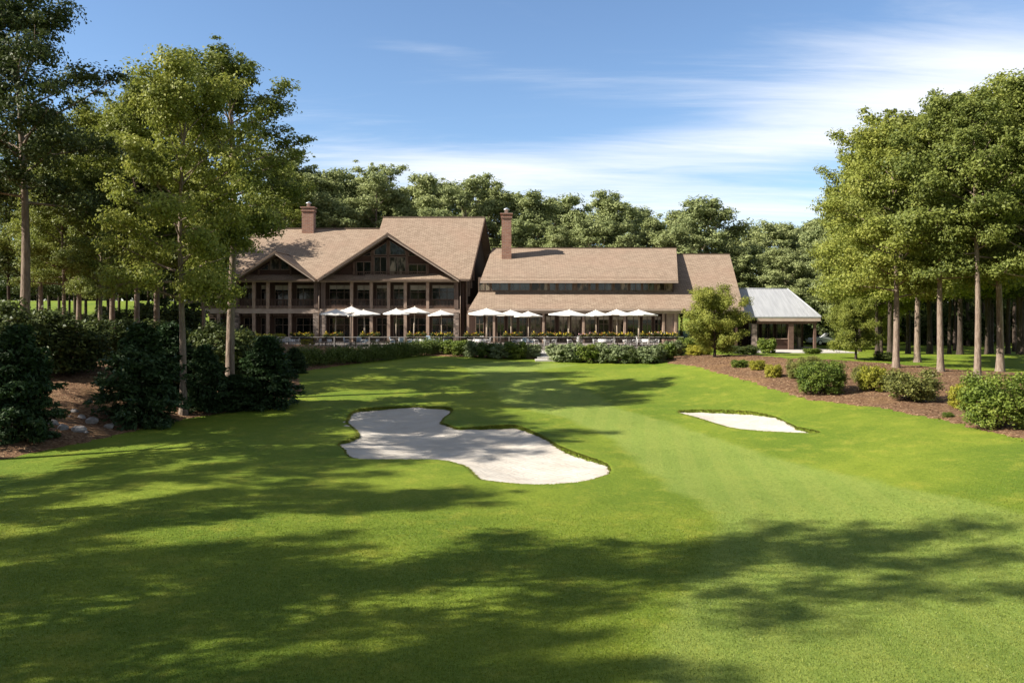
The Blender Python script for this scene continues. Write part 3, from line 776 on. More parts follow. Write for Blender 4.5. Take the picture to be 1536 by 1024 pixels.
rd = [(1362, 76), (1393, 70), (1424, 68), (1432, 86), (1440, 78), (1452, 96), (1480, 63), (1488, 80), (1512, 66), (1522, 84), (1534, 60), (1405, 100), (1475, 102), (1558, 72)]
for i, (px, Y) in enumerate(rd):
    tree_at('wood', px, 0, 240 + 30 * (i % 4), i * 1.1, 'dark slender trunk deep in the right grove, %s from the left' % ordn(sorted(range(len(rd)), key=lambda j: rd[j][0]).index(i)), 'dark trees deep in the right grove', 1, Y=Y)
# low growth closing off the right grove
for i in range(17):
    px = 1240 + i * 20 + random.uniform(-6, 6); Y = 104 + random.uniform(-8, 14)
    x = XA(px, Y); s = random.uniform(4.5, 6.5)
    K['dark'].put((x, Y, ground(x, Y) - .1), i, (s * 1.1, s, s), 'dark green bush closing the far side of the right grove, %s from the left' % ordn(i), 'bushes at the back of the right grove')

# --- small garden trees
tree_at('small1', 1072, 537, 446, .3, 'small round leafy tree in front of the clubhouse right corner', None, 1.0)
tree_at('small2', 1284, 539, 462, 1.3, 'small round tree on the lawn right of the metal roofed pavilion', None, .98)
tree_at('small2', 1322, 536, 468, 2.9, 'darker small tree overlapping the round tree right of the pavilion', None, .9, Y=86)

# --- shrubs on the right bed
def shrub(kind, px, py, wpx, hpx, label, group=None, rz=None, lift=0):
    p = at(px, py); k = p.y / F
    return K[kind].put(p + Vector((0, .12 * wpx * k, lift)), random.uniform(0, 6) if rz is None else rz, (wpx * k * 1.02, wpx * k * 1.0, hpx * k * 1.06), label, group)
G2 = 'shrubs in the right mulch bed'
shrub('round', 1235, 592, 74, 52, 'large dense green rounded shrub in the mulch right of the bunker', G2)
shrub('golden', 1137, 556, 24, 17, 'small golden green shrub nearest the clubhouse in the right bed', G2)
shrub('golden', 1161, 567, 26, 22, 'small round yellow green shrub second from the clubhouse in the right bed', G2)
shrub('olive', 1196, 569, 30, 31, 'loose yellow green shrub just left of the large rounded shrub', G2)
shrub('olive', 1216, 555, 36, 22, 'low reddish olive shrub behind the large rounded shrub', G2)
shrub('golden', 1311, 588, 44, 42, 'golden rounded shrub right of the large green shrub', G2)
shrub('olive', 1293, 578, 26, 30, 'small olive shrub tucked behind the golden rounded shrub', G2)
shrub('olive', 1373, 603, 78, 50, 'wide spreading olive green shrub in the middle of the right bed', G2)
shrub('golden', 1448, 614, 42, 40, 'bright golden shrub left of the big shrub at the right edge', G2)
shrub('round', 1508, 644, 112, 88, 'very large dark green shrub at the right edge of the photo', G2)
shrub('border', 1423, 627, 16, 9, 'tiny green plant in the mulch below the golden shrub', G2)
shrub('border', 1110, 552, 26, 13, 'low dark plant in the bed below the small round tree', G2)
shrub('border', 1152, 530, 30, 24, 'rounded shrub in front of the pavilion left side', G2)
shrub('dark', 1118, 531, 44, 13, 'low dark hedge plant left of the pavilion', G2)
shrub('border', 1220, 531, 28, 9, 'low green plant at the foot of the pavilion corner post', G2)
shrub('dark', 1330, 541, 34, 14, 'low dark shrub beside the round tree trunk on the right lawn', G2)

# --- border shrubs below the terrace
row = [(676, 533, 28, 18, 'border'), (694, 535, 26, 19, 'border'), (712, 537, 26, 20, 'grey'), (731, 538, 26, 18, 'border'), (752, 539, 28, 19, 'grey'), (773, 539, 30, 21, 'border'), (796, 538, 26, 17, 'grey'),
       (838, 543, 32, 21, 'grey'), (860, 544, 32, 23, 'grey'), (884, 545, 34, 22, 'border'), (908, 545, 32, 24, 'grey'), (934, 546, 34, 22, 'grey'), (958, 546, 30, 20, 'dark'), (980, 546, 34, 22, 'grey'),
       (1000, 541, 24, 20, 'border'), (1012, 536, 24, 20, 'grey'), (1030, 534, 22, 22, 'border'), (1050, 535, 30, 14, 'golden')]
for i, (px, py, w, h, k) in enumerate(row):
    shrub(k, px, py - 1, w * 1.32, h * 1.3, 'rounded border shrub below the terrace railing, %s from the left of the row' % ordn(i), 'rounded border shrubs below the terrace')

# --- dark evergreens on the left bank
G3 = 'dark evergreen shrubs on the left bank'
ev = [('fir1', 16, 662, 140, 182, 'largest dark evergreen shrub at the left edge of the photo'), ('fir2', 204, 638, 138, 160, 'broad dark evergreen shrub between the rocks and the front grey trunk'),
      ('fir2', 303, 618, 84, 105, 'dark evergreen shrub just right of the front grey trunk'), ('fir1', 350, 616, 80, 56, 'low dark evergreen shrub left of the last bank shrub'), ('fir1', 396, 612, 108, 112, 'dense dark evergreen shrub at the tip of the left bank beside the lawn'),
      ('fir2', 250, 600, 110, 120, 'dark evergreen shrub behind the front grey trunk'), ('dark', 90, 560, 130, 95, 'dark leafy shrub behind the rocks on the left bank'), ('dark', 330, 572, 110, 90, 'dark leafy shrub behind the slim tall trunk'),
      ('dark', 20, 560, 120, 110, 'dark leafy shrub behind the largest evergreen'), ('dark', 230, 545, 110, 65, 'dark leafy shrub in the upper row behind the front trunk'), ('dark', 160, 540, 90, 62, 'dark leafy shrub in the upper row above the rocks'),
      ('olive', 268, 545, 70, 52, 'olive shrub catching sun behind the front trunk'), ('dark', 372, 560, 90, 66, 'dark leafy shrub sloping down toward the hedge'), ('fir1', 440, 560, 44, 40, 'small evergreen where the left bank meets the long hedge')]
for k, px, py, w, h, lab in ev: shrub(k, px, py, w, h, lab, G3)

# --- long clipped hedge on the left of the terrace
def hedge(name, pts, width, hgt, leaf, n, label, seed):
    rng = np.random.default_rng(seed)
    P = np.array(pts); seg = np.linalg.norm(np.diff(P, axis=0), axis=1); cum = np.r_[0, np.cumsum(seg)]
    root = empty(name, (P[0, 0], P[0, 1], 0), label, 'hedge')
    cl = []
    s = 0
    while s < cum[-1]:
        x = np.interp(s, cum, P[:, 0]); y = np.interp(s, cum, P[:, 1]); g = ground(x, y)
        w = width * rng.uniform(.8, 1.12); h = hgt * rng.uniform(.86, 1.08)
        for k in range(9):
            cl.append((x + rng.uniform(-.3, .3), y + rng.uniform(-.5, .5) * w * .75, g + h * rng.uniform(.2, .78), rng.uniform(.26, .42) * hgt))
        s += .42
    V, q, tint = clump_leaves(cl, n / len(cl), .11, .065, rng, .9, None, .8)
    V = V - np.array([P[0, 0], P[0, 1], 0])
    link(bpy.data.objects.new('foliage', raw_mesh('foliage', V, q, leaf, tint)), root)
    mb = MB()
    for s in np.arange(.4, cum[-1], 1.1):
        x = np.interp(s, cum, P[:, 0]); y = np.interp(s, cum, P[:, 1]); g = ground(x, y)
        mb.tube([(x, y, g - .1), (x + .05, y, g + hgt * .6)], [.04, .02], 5)
    mb.build('stem', MT['dark_bark'], root)
h0 = [tuple(at(px, py))[:2] for px, py in ((436, 552), (500, 549), (560, 543), (615, 536), (664, 531))]
hedge('clipped_hedge', [(x, y + .8) for x, y in h0], 1.5, 1.45, MT['hedge'], 52000, 'long dark clipped hedge running from the left bank to the terrace', 5)

# ------------------------------------------------------------------ fringe of long grass round the bunkers
def fringe():
    rng = np.random.default_rng(3)
    Vs, Qs, n0 = [], [], 0
    for P, dens in ((BUNK1, 420), (BUNK2, 360)):
        A = P; B = np.roll(P, -1, 0); L = np.linalg.norm(B - A, axis=1)
        n = (L * dens).astype(int) + 1
        ids = np.repeat(np.arange(len(A)), n); t = rng.random(len(ids))[:, None]
        p = A[ids] * (1 - t) + B[ids] * t
        tang = unit(B - A)[ids]
        area = .5 * np.sum(A[:, 0] * B[:, 1] - B[:, 0] * A[:, 1])
        inw = np.stack([-tang[:, 1], tang[:, 0]], 1) * (1 if area > 0 else -1)
        off = rng.uniform(-.05, .11, len(ids))[:, None]
        p = p + inw * off
        z = carve(p[:, 0].copy(), p[:, 1].copy(), terr(p[:, 0], p[:, 1]).copy())
        farw = S(-inw[:, 1], -.15, .6) * .95 + .05
        h = rng.uniform(.008, .04, len(ids)) * farw; lean = inw * (rng.uniform(.0, .07, len(ids)))[:, None] + rng.normal(size=p.shape) * .03
        w = rng.uniform(.010, .022, len(ids))[:, None] * unit(rng.normal(size=p.shape))
        b0 = np.c_[p - w, z - .03]; b1 = np.c_[p + w, z - .03]
        m1 = np.c_[p + w * .7 + lean * .5, z + h * .6]; tip = np.c_[p + lean, z + h * .85]
        V = np.stack([b0, b1, m1, tip], 1).reshape(-1, 3)
        Vs.append(V); Qs.append(np.arange(len(V)).reshape(-1, 4) + n0); n0 += len(V)
    V = np.vstack(Vs); q = np.vstack(Qs)
    o = link(bpy.data.objects.new('fringe_grass', raw_mesh('fringe_grass', V, q, MT['leaf_fringe'], rng.random(len(q)))))
    tag(o, 'long golden green grass fringe hanging over the bunker edges', 'grass', kind='stuff')
MT['leaf_fringe'] = leafmat('fringe_grass_blades', (.11, .14, .02), (.20, .23, .032), (.31, .27, .07), .35, 2)
fringe()

# ------------------------------------------------------------------ loose bark chips and dry leaves on the beds
def chips():
    rng = np.random.default_rng(12)
    Vs = []
    for P, n in ((BED_R, 16000), (BED_L, 16000)):
        X = rng.uniform(P[:, 0].min(), min(P[:, 0].max(), 34), n); Y = rng.uniform(P[:, 1].min(), P[:, 1].max(), n)
        sd = sdf(X, Y, P); k = (sd > -.12 - .25 * rng.random(n) ** 3); X, Y, sd = X[k], Y[k], sd[k]
        C = np.stack([X, Y, np.maximum(mulchz(X, Y, sd), terr(X, Y)) + .012], 1)
        N = unit(np.array([0, 0, 1.]) + .35 * rng.normal(size=C.shape)); L = rng.uniform(.04, .15, len(C))
        Vs.append(leaf_quads(C, N, L, L * rng.uniform(.25, .7, len(C)), rng)[0])
    V = np.vstack(Vs); q = np.arange(len(V)).reshape(-1, 4)
    m = leafmat('bark_chips', (.05, .028, .016), (.16, .095, .055), (.36, .26, .16), 0, 2)
    tag(link(bpy.data.objects.new('bark_chips', raw_mesh('bark_chips', V, q, m, rng.random(len(q))))), 'loose bark chips and dry leaves strewn over the mulch beds', 'bark chips', kind='stuff')
chips()

# ------------------------------------------------------------------ rocks
def rock_kind(seed):
    import bmesh
    rnd = random.Random(seed)
    bm = bmesh.new(); bmesh.ops.create_icosphere(bm, subdivisions=3, radius=.5)
    planes = [(Vector((rnd.gauss(0, 1), rnd.gauss(0, 1), rnd.gauss(0, .8) + .3)).normalized(), rnd.uniform(.26, .42)) for _ in range(11)]
    for v in bm.verts:
        for n, d in planes:
            k = v.co.dot(n) - d
            if k > 0: v.co -= n * k * .92
        v.co += Vector((math.sin(v.co.y * 23), math.sin(v.co.z * 21), math.sin(v.co.x * 19))) * .008
    me = bpy.data.meshes.new('rock'); bm.to_mesh(me); bm.free(); me.materials.append(MT['rock'])
    o = link(bpy.data.objects.new('rock', me)); tag(o, 'rock', 'rock')
    return Kind(o)
RK = [rock_kind(i) for i in (1, 2, 3)]
rocks = [(78, 637, 17, 'pale grey boulder, left one of the bright pair on the bank'), (92, 645, 18, 'pale grey boulder, right one of the bright pair on the bank'), (117, 648, 20, 'rough grey boulder lying lowest, right of the bright pair'),
         (123, 628, 14, 'flat grey rock above the rough boulder'), (137, 635, 19, 'broad dark grey slab rock, uppermost of the large rocks'), (110, 619, 12, 'small flat rock highest on the bank beside the shrub'), (90, 623, 14, 'half buried rock near the big evergreen'),
         (164, 643, 15, 'long thin low rock nearest the broad evergreen'), (171, 636, 8, 'small rock above the long thin rock'), (73, 652, 11, 'small rock below the bright pair near the lawn'), (128, 650, 8, 'little stone right of the rough boulder'), (104, 626, 6, 'little stone between the two upper rocks')]
for i, (px, py, w, lab) in enumerate(rocks):
    p = at(px, py); k = w * p.y / F * 1.25
    RK[i % 3].put(p + Vector((0, 0, k * .10)), i * 1.9, (k, k * .9, k * .62), lab, 'rocks on the left bank')
p = at(1527, 632); RK[1].put(p + Vector((0, 0, .12)), .5, (.9, .7, .55), 'pale rock under the big shrub at the right edge', None)

# ------------------------------------------------------------------ clubhouse
E0 = 89.2; ZE = 7.05; YR = 100.0; ZL = 13.83; ZC = 15.25
CH = empty('clubhouse', (-10, 92, 0), 'long timber lodge clubhouse with brown shingled roofs and two front gables', 'clubhouse')
def roof_slab(mb, pts, th=.2):
    mb.prism([Vector(p) for p in pts], (0, 0, -th))
# left main roof (hip at its left end) and tall middle roof
mb = MB()
xl = XA(294, E0); xr = -15.0; xh = -31.5
roof_slab(mb, [(xl, E0, ZE), (xr, E0, ZE), (xr, YR, ZL), (xh, YR, ZL)])
roof_slab(mb, [(xr, 2 * YR - E0, ZE), (xl, 2 * YR - E0, ZE), (xh, YR, ZL), (xr, YR, ZL)])
roof_slab(mb, [(xl, 2 * YR - E0, ZE), (xl, E0, ZE), (xh, YR, ZL)])
mb.build('roof', MT['shingle'], CH, 'long left shingled roof')
MB().box(xh - .1, XA(571, YR), YR - .16, YR + .16, ZL - .02, ZL + .07).build('ridge_cap', MT['frame'], CH)
ve = lambda Y: -4.67 + (Y - E0) * .115            # splayed right verge of the tall roof
YB = 2 * YR - E0
cl0, cl1 = -16.6, -16.15
mb = MB()
roof_slab(mb, [(cl0, E0 - .02, ZE + .03), (ve(E0), E0 - .02, ZE + .03), (ve(YR), YR, ZC), (cl1, YR, ZC)], .24)
roof_slab(mb, [(ve(YB), YB, ZE + .03), (cl0, YB, ZE + .03), (cl1, YR, ZC), (ve(YR), YR, ZC)], .24)
mb.build('roof', MT['shingle'], CH, 'tall middle shingled roof')
MB().box(cl1 - .1, ve(YR) + .03, YR - .16, YR + .16, ZC - .02, ZC + .08).build('ridge_cap', MT['frame'], CH)
MB().prism([(cl0 + .25, E0 + .6, ZE + .2), (cl0 + .25, YB - .6, ZE + .2), (cl1 + .3, YR, ZC - .3)], (.15, 0, 0)).build('end_wall', MT['siding'], CH)
# rake boards on the splayed end
mb = MB()
for a, b in (((E0, ZE), (YR, ZC)), ((YB, ZE), (YR, ZC))):
    mb.prism([(ve(a[0]) + .03, a[0], a[1] - .26), (ve(b[0]) + .03, b[0], b[1] - .26), (ve(b[0]) + .03, b[0], b[1] - .02), (ve(a[0]) + .03, a[0], a[1] - .02)], (.06, 0, 0))
mb.build('bargeboard', MT['dark_post'], CH)
wl = lambda Y: -5.45 + (Y - 90) * .115            # the splayed wall below it
slope_c = (ZC - ZE) / (YR - E0)
def rz_(Y): return ZE + slope_c * ((Y - E0) if Y < YR else (YB - Y)) - .28
pts = [(wl(Y), Y, z) for Y, z in ((90.2, -.3), (109, -.3), (109, rz_(109)), (YR, rz_(YR)), (90.2, rz_(90.2)))]
MB().prism(pts, (-.25, 0, 0)).build('end_wall', MT['siding'], CH)
# tall pale strips on the splayed wall
for Y, z0, z1 in ((91.4, 3.9, 6.9), (93.0, 5.2, 8.9), (94.6, 6.2, 10.1), (96.4, 7.2, 11.4)):
    f = MB().box(wl(Y) - .02, wl(Y + .8) + .09, Y, Y + .8, z0, z1).build('window', MT['post'], CH)
    MB().box(wl(Y + .8) + .03, wl(Y + .8) + .12, Y + .12, Y + .68, z0 + .12, z1 - .12).build('pane', MT['glass_sky'], f)

# ground-floor and upper-floor back walls of the lodge, behind the balconies
YW = 91.6; YF = 90.0
xL, xR = XA(303, YF), XA(690, YF)
MB().box(xL + .2, -5.3, YW, YW + .3, -.3, 7.0).build('wall', MT['siding'], CH)
MB().box(xL + .2, xL + .5, YW + .3, 108, -.3, 7.0).build('wall', MT['siding'], CH)
MB().box(xL, xR, YF - .15, YW, 3.42, 3.72).build('balcony_floor', MT['trim'], CH)
MB().box(xL - .05, xR + .03, YF - .22, YF + .2, 6.72, 7.0).build('eave_beam', MT['trim'], CH)
MB().box(xL - .05, xR + .03, YF - .20, YF - .152, 3.20, 3.5).build('fascia', MT['trim'], CH)
MB().box(xL, xR, YF + .2, YW, 6.75, 6.9).build('soffit', MT['soffit'], CH)
MB().box(XA(294, E0), -4.8, E0 - .1, E0 - .02, ZE - .22, ZE - .03).build('gutter', MT['frame'], CH)
posts = [303, 328, 355, 381, 402, 435, 474.5, 485, 527.5, 557, 583, 608, 641.6, 684.5]
stone = {355, 474.5, 485, 684.5}
for px in posts:
    x = XA(px, YF); st = px in stone; w = .30 if st else .17
    if st:
        MB().box(x - w, x + w, YF - .28, YF + .28, -.3, 3.3).build('pier', MT['stone'], CH)
        MB().box(x - w * .8, x + w * .8, YF - .2, YF + .2, 3.73, 6.71).build('post', MT['batten'], CH)
    else:
        MB().box(x - w, x + w, YF - .16, YF + .16, 3.73, 6.71).build('post', MT['post'], CH)
        MB().box(x - w, x + w, YF - .14, YF + .14, -.3, 3.19).build('post', MT['post'], CH)
def window(x0, x1, z0, z1, Y, glass, nv=1, nh=1, fm='frame', parent=CH, fw=.09, blind=0):
    """a framed window facing the camera with its pane set back in the frame"""
    mb = MB()
    mb.box(x0, x0 + fw, Y - .08, Y, z0, z1).box(x1 - fw, x1, Y - .08, Y, z0, z1)
    mb.box(x0 + fw, x1 - fw, Y - .08, Y, z1 - fw, z1).box(x0 + fw, x1 - fw, Y - .08, Y, z0, z0 + fw)
    for i in range(nv):
        x = x0 + (x1 - x0) * (i + 1) / (nv + 1); mb.box(x - .035, x + .035, Y - .075, Y - .005, z0 + fw, z1 - fw)
    for i in range(nh):
        z = z0 + (z1 - z0) * .68 if nh == 1 else z0 + (z1 - z0) * (i + 1) / (nh + 1)
        mb.box(x0 + fw, x1 - fw, Y - .07, Y - .01, z - .03, z + .03)
    f = mb.build('window', MT[fm], parent)
    MB().box(x0 + fw, x1 - fw, Y - .035, Y - .012, z0 + fw, z1 - fw).build('pane', MT[glass], f)
    if blind: MB().box(x0 + fw, x1 - fw, Y - .075, Y - .04, z1 - fw - blind, z1 - fw).build('blind', MT['blind'], f)
    return f
wi = 0
for a, b in zip(posts[:-1], posts[1:]):
    if b - a < 15: continue
    x0, x1 = XA(a, YF), XA(b, YF); m = .3; wi += 1
    # parallax of the set-back wall is left to the lens
    window(x0 + m, x1 - m, 3.8, 6.5, YW, 'glass_curtain' if wi in (3, 9) else 'glass', 1 if x1 - x0 < 2.6 else 2, 1, blind=.32 + .1 * (wi % 3))
    window(x0 + m, x1 - m, .05, 2.75, YW, 'glass', 1 if x1 - x0 < 2.6 else 2, 1, blind=0)
    MB().box(x0 + .1, x1 - .1, YW - .12, YW - .005, 2.85, 3.2).build('header', MT['batten'], CH)
    mb = MB(); rx0, rx1 = x0 + .2, x1 - .2
    mb.box(rx0, rx1, YF - .05, YF + .05, 4.72, 4.81).box(rx0, rx1, YF - .03, YF + .03, 3.84, 3.9)
    n = max(int((rx1 - rx0) / .15), 2)
    for k in range(1, n): xx = rx0 + (rx1 - rx0) * k / n; mb.box(xx - .028, xx + .028, YF - .02, YF + .02, 3.9, 4.72)
    mb.build('balcony_railing', MT['dark_post'], CH)
    MB().box(rx0, rx1, YF + .03, YF + .06, 3.73, 4.05).build('kickboard', MT['post'], CH)
# downpipes
for px in (479.5, 691):
    x = XA(px, YF); MB().tube([(x, YF - .3, -.2), (x, YF - .3, 6.9)], [.06, .06], 8).build('downpipe', MT['frame'], CH)

# front gables
def gable(pxl, pxa, pxr, pya, wall_name, back, low_panes, up_panes):
    Yo = 88.4; za = ZA(pya, Yo); zl = 7.02
    xl, xa, xr = XA(pxl, Yo), XA(pxa, Yo), XA(pxr, Yo)
    th = .2
    mb = MB()
    roof_slab(mb, [(xl, Yo, zl), (xa, Yo, za), (xa, back, za), (xl, back, zl)], th)
    roof_slab(mb, [(xa, Yo, za), (xr, Yo, zl), (xr, back, zl), (xa, back, za)], th)
    mb.build('gable_roof', MT['shingle'], CH)
    MB().prism([(xa - .18, Yo - .02, za - .02), (xa, Yo - .02, za + .1), (xa + .18, Yo - .02, za - .02)], (0, back - Yo, 0)).build('ridge_cap', MT['frame'], CH)
    mb = MB()
    for sx in (xl, xr):
        mb.prism([(sx, Yo - .07, zl - .30), (xa, Yo - .07, za - .32), (xa, Yo - .07, za - .20), (sx, Yo - .07, zl - .18)], (0, .06, 0))
    mb.build('bargeboard', MT['trim'], CH)
    mb = MB()
    for sx in (xl, xr):
        mb.prism([(sx, Yo - .10, zl - .17), (xa, Yo - .10, za - .19), (xa, Yo - .10, za + .03), (sx, Yo - .10, zl + .03)], (0, .09, 0))
    mb.build('bargeboard', MT['frame'], CH)
    k = (za - zl) / (xa - xl)
    zw = 7.003
    MB().prism([(xl + .5, YF, zw), (xr - .5, YF, zw), (xa, YF, za - .35)], (0, .3, 0)).build('gable_wall', MT['lap'], CH)
    return k, za, xa
def slanted(poly, Y, glass, fw=.08):
    """a window with slanted head: polygon outline of the frame and its pane"""
    P = [Vector((x, Y, z)) for x, z in poly]; n = len(P); c = sum(P, Vector((0, 0, 0))) / n
    In = [p + (c - p) * (fw * 1.7 / max((c - p).length, .2)) for p in P]
    mb = MB()
    for i in range(n):
        j = (i + 1) % n
        mb.prism([P[i], P[j], In[j], In[i]], (0, .09, 0))
    f = mb.build('window', MT['frame'], CH)
    MB().prism(In, (0, .02, 0)).build('pane', MT[glass], f).location.y += .045
    return f
k, za, xa = gable(477, 581, 688, 350, 'gable_wall', 97.5, None, None)
Yg = 89.88
X = lambda px: XA(px, Yg); Z = lambda py: ZA(py, Yg)
zr = lambda x: za - .62 - abs(x - xa) * .635
def pan(p0, p1, zb, zt=None):
    x0, x1 = X(p0), X(p1)
    return [(x0, zb), (x1, zb), (x1, zr(x1) if zt is None else min(zt, zr(x1))), (x0, zr(x0) if zt is None else min(zt, zr(x0)))]
slanted(pan(560.5, 580.5, Z(382.5)), Yg, 'glass_sky'); slanted(pan(584, 609, Z(382.5)), Yg, 'glass_sky')
for p0, p1, g in ((534, 557, 'glass'), (560.5, 580.5, 'glass'), (584, 609, 'glass_curtain'), (612, 640, 'glass')):
    x0, x1 = X(p0), X(p1); zt = min(Z(384.8), zr(x0), zr(x1))
    window(x0, x1, Z(414.5), zt, Yg + .09, g, 1, 0, blind=0)
slanted([(X(530), Z(414.5)), (X(532.8), Z(414.5)), (X(532.8), zr(X(532.8))), (X(530), zr(X(530)))], Yg, 'glass')
slanted([(X(542), Z(384)), (X(557), Z(384)), (X(557), zr(X(557)))], Yg, 'glass'); slanted([(X(612), Z(384)), (X(626), Z(384)), (X(612), zr(X(612)))], Yg, 'glass')
for px in (558.7, 582.2, 610.6, 641.5, 531):
    x = X(px); MB().box(x - .13, x + .13, Yg - .06, Yg + .115, 7.01, min(zr(x) + .1, za - .5)).build('gable_post', MT['dark_post'], CH)
mb = MB(); x0, x1 = X(532), X(640); mb.box(x0, x1, Yg - .16, Yg - .10, 7.85, 7.93)
for kx in np.arange(x0 + .15, x1, .2): mb.box(kx - .025, kx + .025, Yg - .15, Yg - .11, 7.02, 7.85)
mb.build('balcony_railing', MT['dark_post'], CH)
k, za2, xa2 = gable(349, 412, 472, 377, 'gable_wall', 96, None, None)
zr2 = lambda x: za2 - .55 - abs(x - xa2) * .66
xs = [X(390), X(404), X(420), X(434)]
zb = Z(405)
slanted([(xs[0], zb), (xs[1] - .04, zb), (xs[1] - .04, min(zr2(xs[1]), Z(388))), (xs[0], min(zr2(xs[0]), Z(388)))], Yg, 'glass_sky')
slanted([(xs[1] + .04, zb), (xs[2] - .04, zb), (xs[2] - .04, Z(388)), (xs[1] + .04, Z(388))], Yg, 'glass_curtain')
slanted([(xs[2] + .04, zb), (xs[3], zb), (xs[3], min(zr2(xs[3]), Z(388))), (xs[2] + .04, min(zr2(xs[2]), Z(388)))], Yg, 'glass_sky')
for px in (388, 436):
    x = X(px); MB().box(x - .1, x + .1, Yg - .03, Yg + .115, 7.01, zr2(x) + .1).build('gable_post', MT['dark_post'], CH)

# chimneys
def chimney(x0, x1, y0, y1, zb, zt, lab):
    c = MB().box(x0, x1, y0, y1, zb, zt).build('chimney', MT['brick'], CH, lab)
    mb = MB(); mb.box(x0 - .1, x1 + .1, y0 - .1, y1 + .1, zt - .42, zt - .25).box(x0 - .17, x1 + .17, y0 - .17, y1 + .17, zt, zt + .14)
    mb.build('crown_course', MT['brick'], c)
    cx, cy = (x0 + x1) / 2, (y0 + y1) / 2
    MB().lathe((cx, cy, zt + .14), [(0, 0), (.24, 0), (.24, .42), (.36, .45), (.36, .52), (.05, .72), (0, .72)], 12).build('flue_cap', MT['chim_cap'], c)
chimney(XA(453, 99), XA(470.5, 99), 98.9, 100, 12.0, ZA(312, 99), 'short broad brick chimney')
chimney(XA(752.5, 94), XA(767, 94), 93.6, 95, 8.5, ZA(322, 94), 'tall slim brick chimney')

# right wing
W0, WZ, WS = 85.0, 3.70, .56                       # lower eave, its height and the pitch of the big plane
WR = 97.0; wz = lambda Y: WZ + WS * (Y - W0)
vr = lambda Y: 24.75 + (Y - W0) * .145             # splayed right verge
mb = MB()
roof_slab(mb, [(-4.62, W0, WZ), (vr(W0), W0, WZ), (vr(WR), WR, wz(WR)), (-1.3, WR, wz(WR))])
roof_slab(mb, [(vr(WR + 10), WR + 10, wz(WR) - 5.6), (-3, WR + 10, wz(WR) - 5.6), (-3, WR, wz(WR)), (vr(WR), WR, wz(WR))])
mb.build('roof', MT['shingle'], CH, 'lower shingled roof of the right wing')
UE, UZ, UR = 87.5, 6.78, 11.15
us = (UR - UZ) / (WR - UE); ur = lambda Y: 18.25 + (Y - UE) * .185
mb = MB()
roof_slab(mb, [(-3.5, UE, UZ), (ur(UE), UE, UZ), (ur(WR), WR, UR), (-2.4, WR, UR)], .22)
roof_slab(mb, [(ur(WR + 9), WR + 9, UR - 4.2), (-2.4, WR + 9, UR - 4.2), (-2.4, WR, UR), (ur(WR), WR, UR)], .22)
mb.build('roof', MT['shingle'], CH, 'upper shingled roof of the right wing above the clerestory windows')
MB().box(-2.4, ur(WR), WR - .16, WR + .16, UR - .02, UR + .06).build('ridge_cap', MT['frame'], CH)
MB().box(ur(WR) - .2, vr(WR), WR - .16, WR + .16, wz(WR) - .02, wz(WR) + .06).build('ridge_cap', MT['frame'], CH)
MB().box(-3.5, ur(UE), UE - .1, UE - .02, UZ - .25, UZ - .04).build('gutter', MT['trim'], CH)
MB().box(-4.62, vr(W0), W0 - .1, W0 - .02, WZ - .22, WZ - .03).build('gutter', MT['trim'], CH)
YC = 88.35
MB().box(-3.75, 17.85, YC, YC + .2, 5.2, 7.2).build('clerestory_wall', MT['frame'], CH)
MB().prism([(17.9, YC, 5.3), (17.9, YC, UZ + .2), (19.6, WR - .4, UR - .4), (19.6, WR - .4, wz(WR) - .6)], (-.15, 0, 0)).build('cheek_wall', MT['lap'], CH)
cw = [(718, 735), (737, 763), (765, 795), (797, 822), (824, 834), (837, 859), (865, 883), (885, 894), (897, 918), (921, 942), (945, 962), (964, 982), (985, 1009)]
for i, (a, b) in enumerate(cw):
    window(XA(a, YC), XA(b, YC), 5.72, 6.62, YC - .005, 'glass_sky' if i % 3 else 'glass_curtain', 1 if b - a > 16 else 0, 0, fw=.06)
# end wall and ground-floor wall of the wing
YV = 87.6
MB().box(-5.0, 17.4, YV, YV + .25, -.3, 4.2).build('wall', MT['siding'], CH)
MB().prism([(vr(Y) - .6, Y, z) for Y, z in ((W0 + .5, -1.2), (WR + 9.5, -1.2), (WR + 9.5, wz(WR) - 5.7), (WR, wz(WR) - .25), (W0 + .5, wz(W0 + .5) - .25))], (-.25, 0, 0)).build('end_wall', MT['siding'], CH)
MB().box(19.6, vr(W0) - .7, YV, YV + .25, -1.2, 4.4).build('wall', MT['lap'], CH)
MB().box(16.6, 17.9, 85.6, YV - .01, -.3, 3.45).build('pier', MT['tan_brick'], CH)
MB().box(-4.75, vr(W0) - .3, W0 + .3, W0 + .55, 3.18, 3.5).build('eave_beam', MT['trim'], CH)
MB().box(-4.75, vr(W0) - .3, W0 + .56, YV - .01, 3.42, 3.5).build('soffit', MT['soffit'], CH)
for i, (a, b) in enumerate([(713, 726), (728, 742), (745, 757), (761, 776), (778, 791), (795, 812), (818, 833), (838, 852), (856, 872), (877, 893), (897, 914), (918, 936), (940, 960), (963, 978), (981, 992)]):
    window(XA(a, YV), XA(b, YV), .05, 2.95, YV - .005, 'glass_curtain' if 5 <= i <= 11 else 'glass', 1, 1, blind=.35 if i > 5 else 0)
for px in (702, 741, 815, 875, 937, 995, 1013):
    x = XA(px, W0 + .4); MB().box(x - .12, x + .12, W0 + .3, W0 + .55, -.3, 3.17).build('post', MT['post'], CH)
# door in the shaded entry at the right end
d = MB().box(20.4, 21.5, YV - .07, YV - .005, -.9, 1.4).build('door', MT['dark_post'], CH)
MB().box(21.32, 21.38, YV - .12, YV - .075, .1, .25).build('handle', MT['chim_cap'], d)

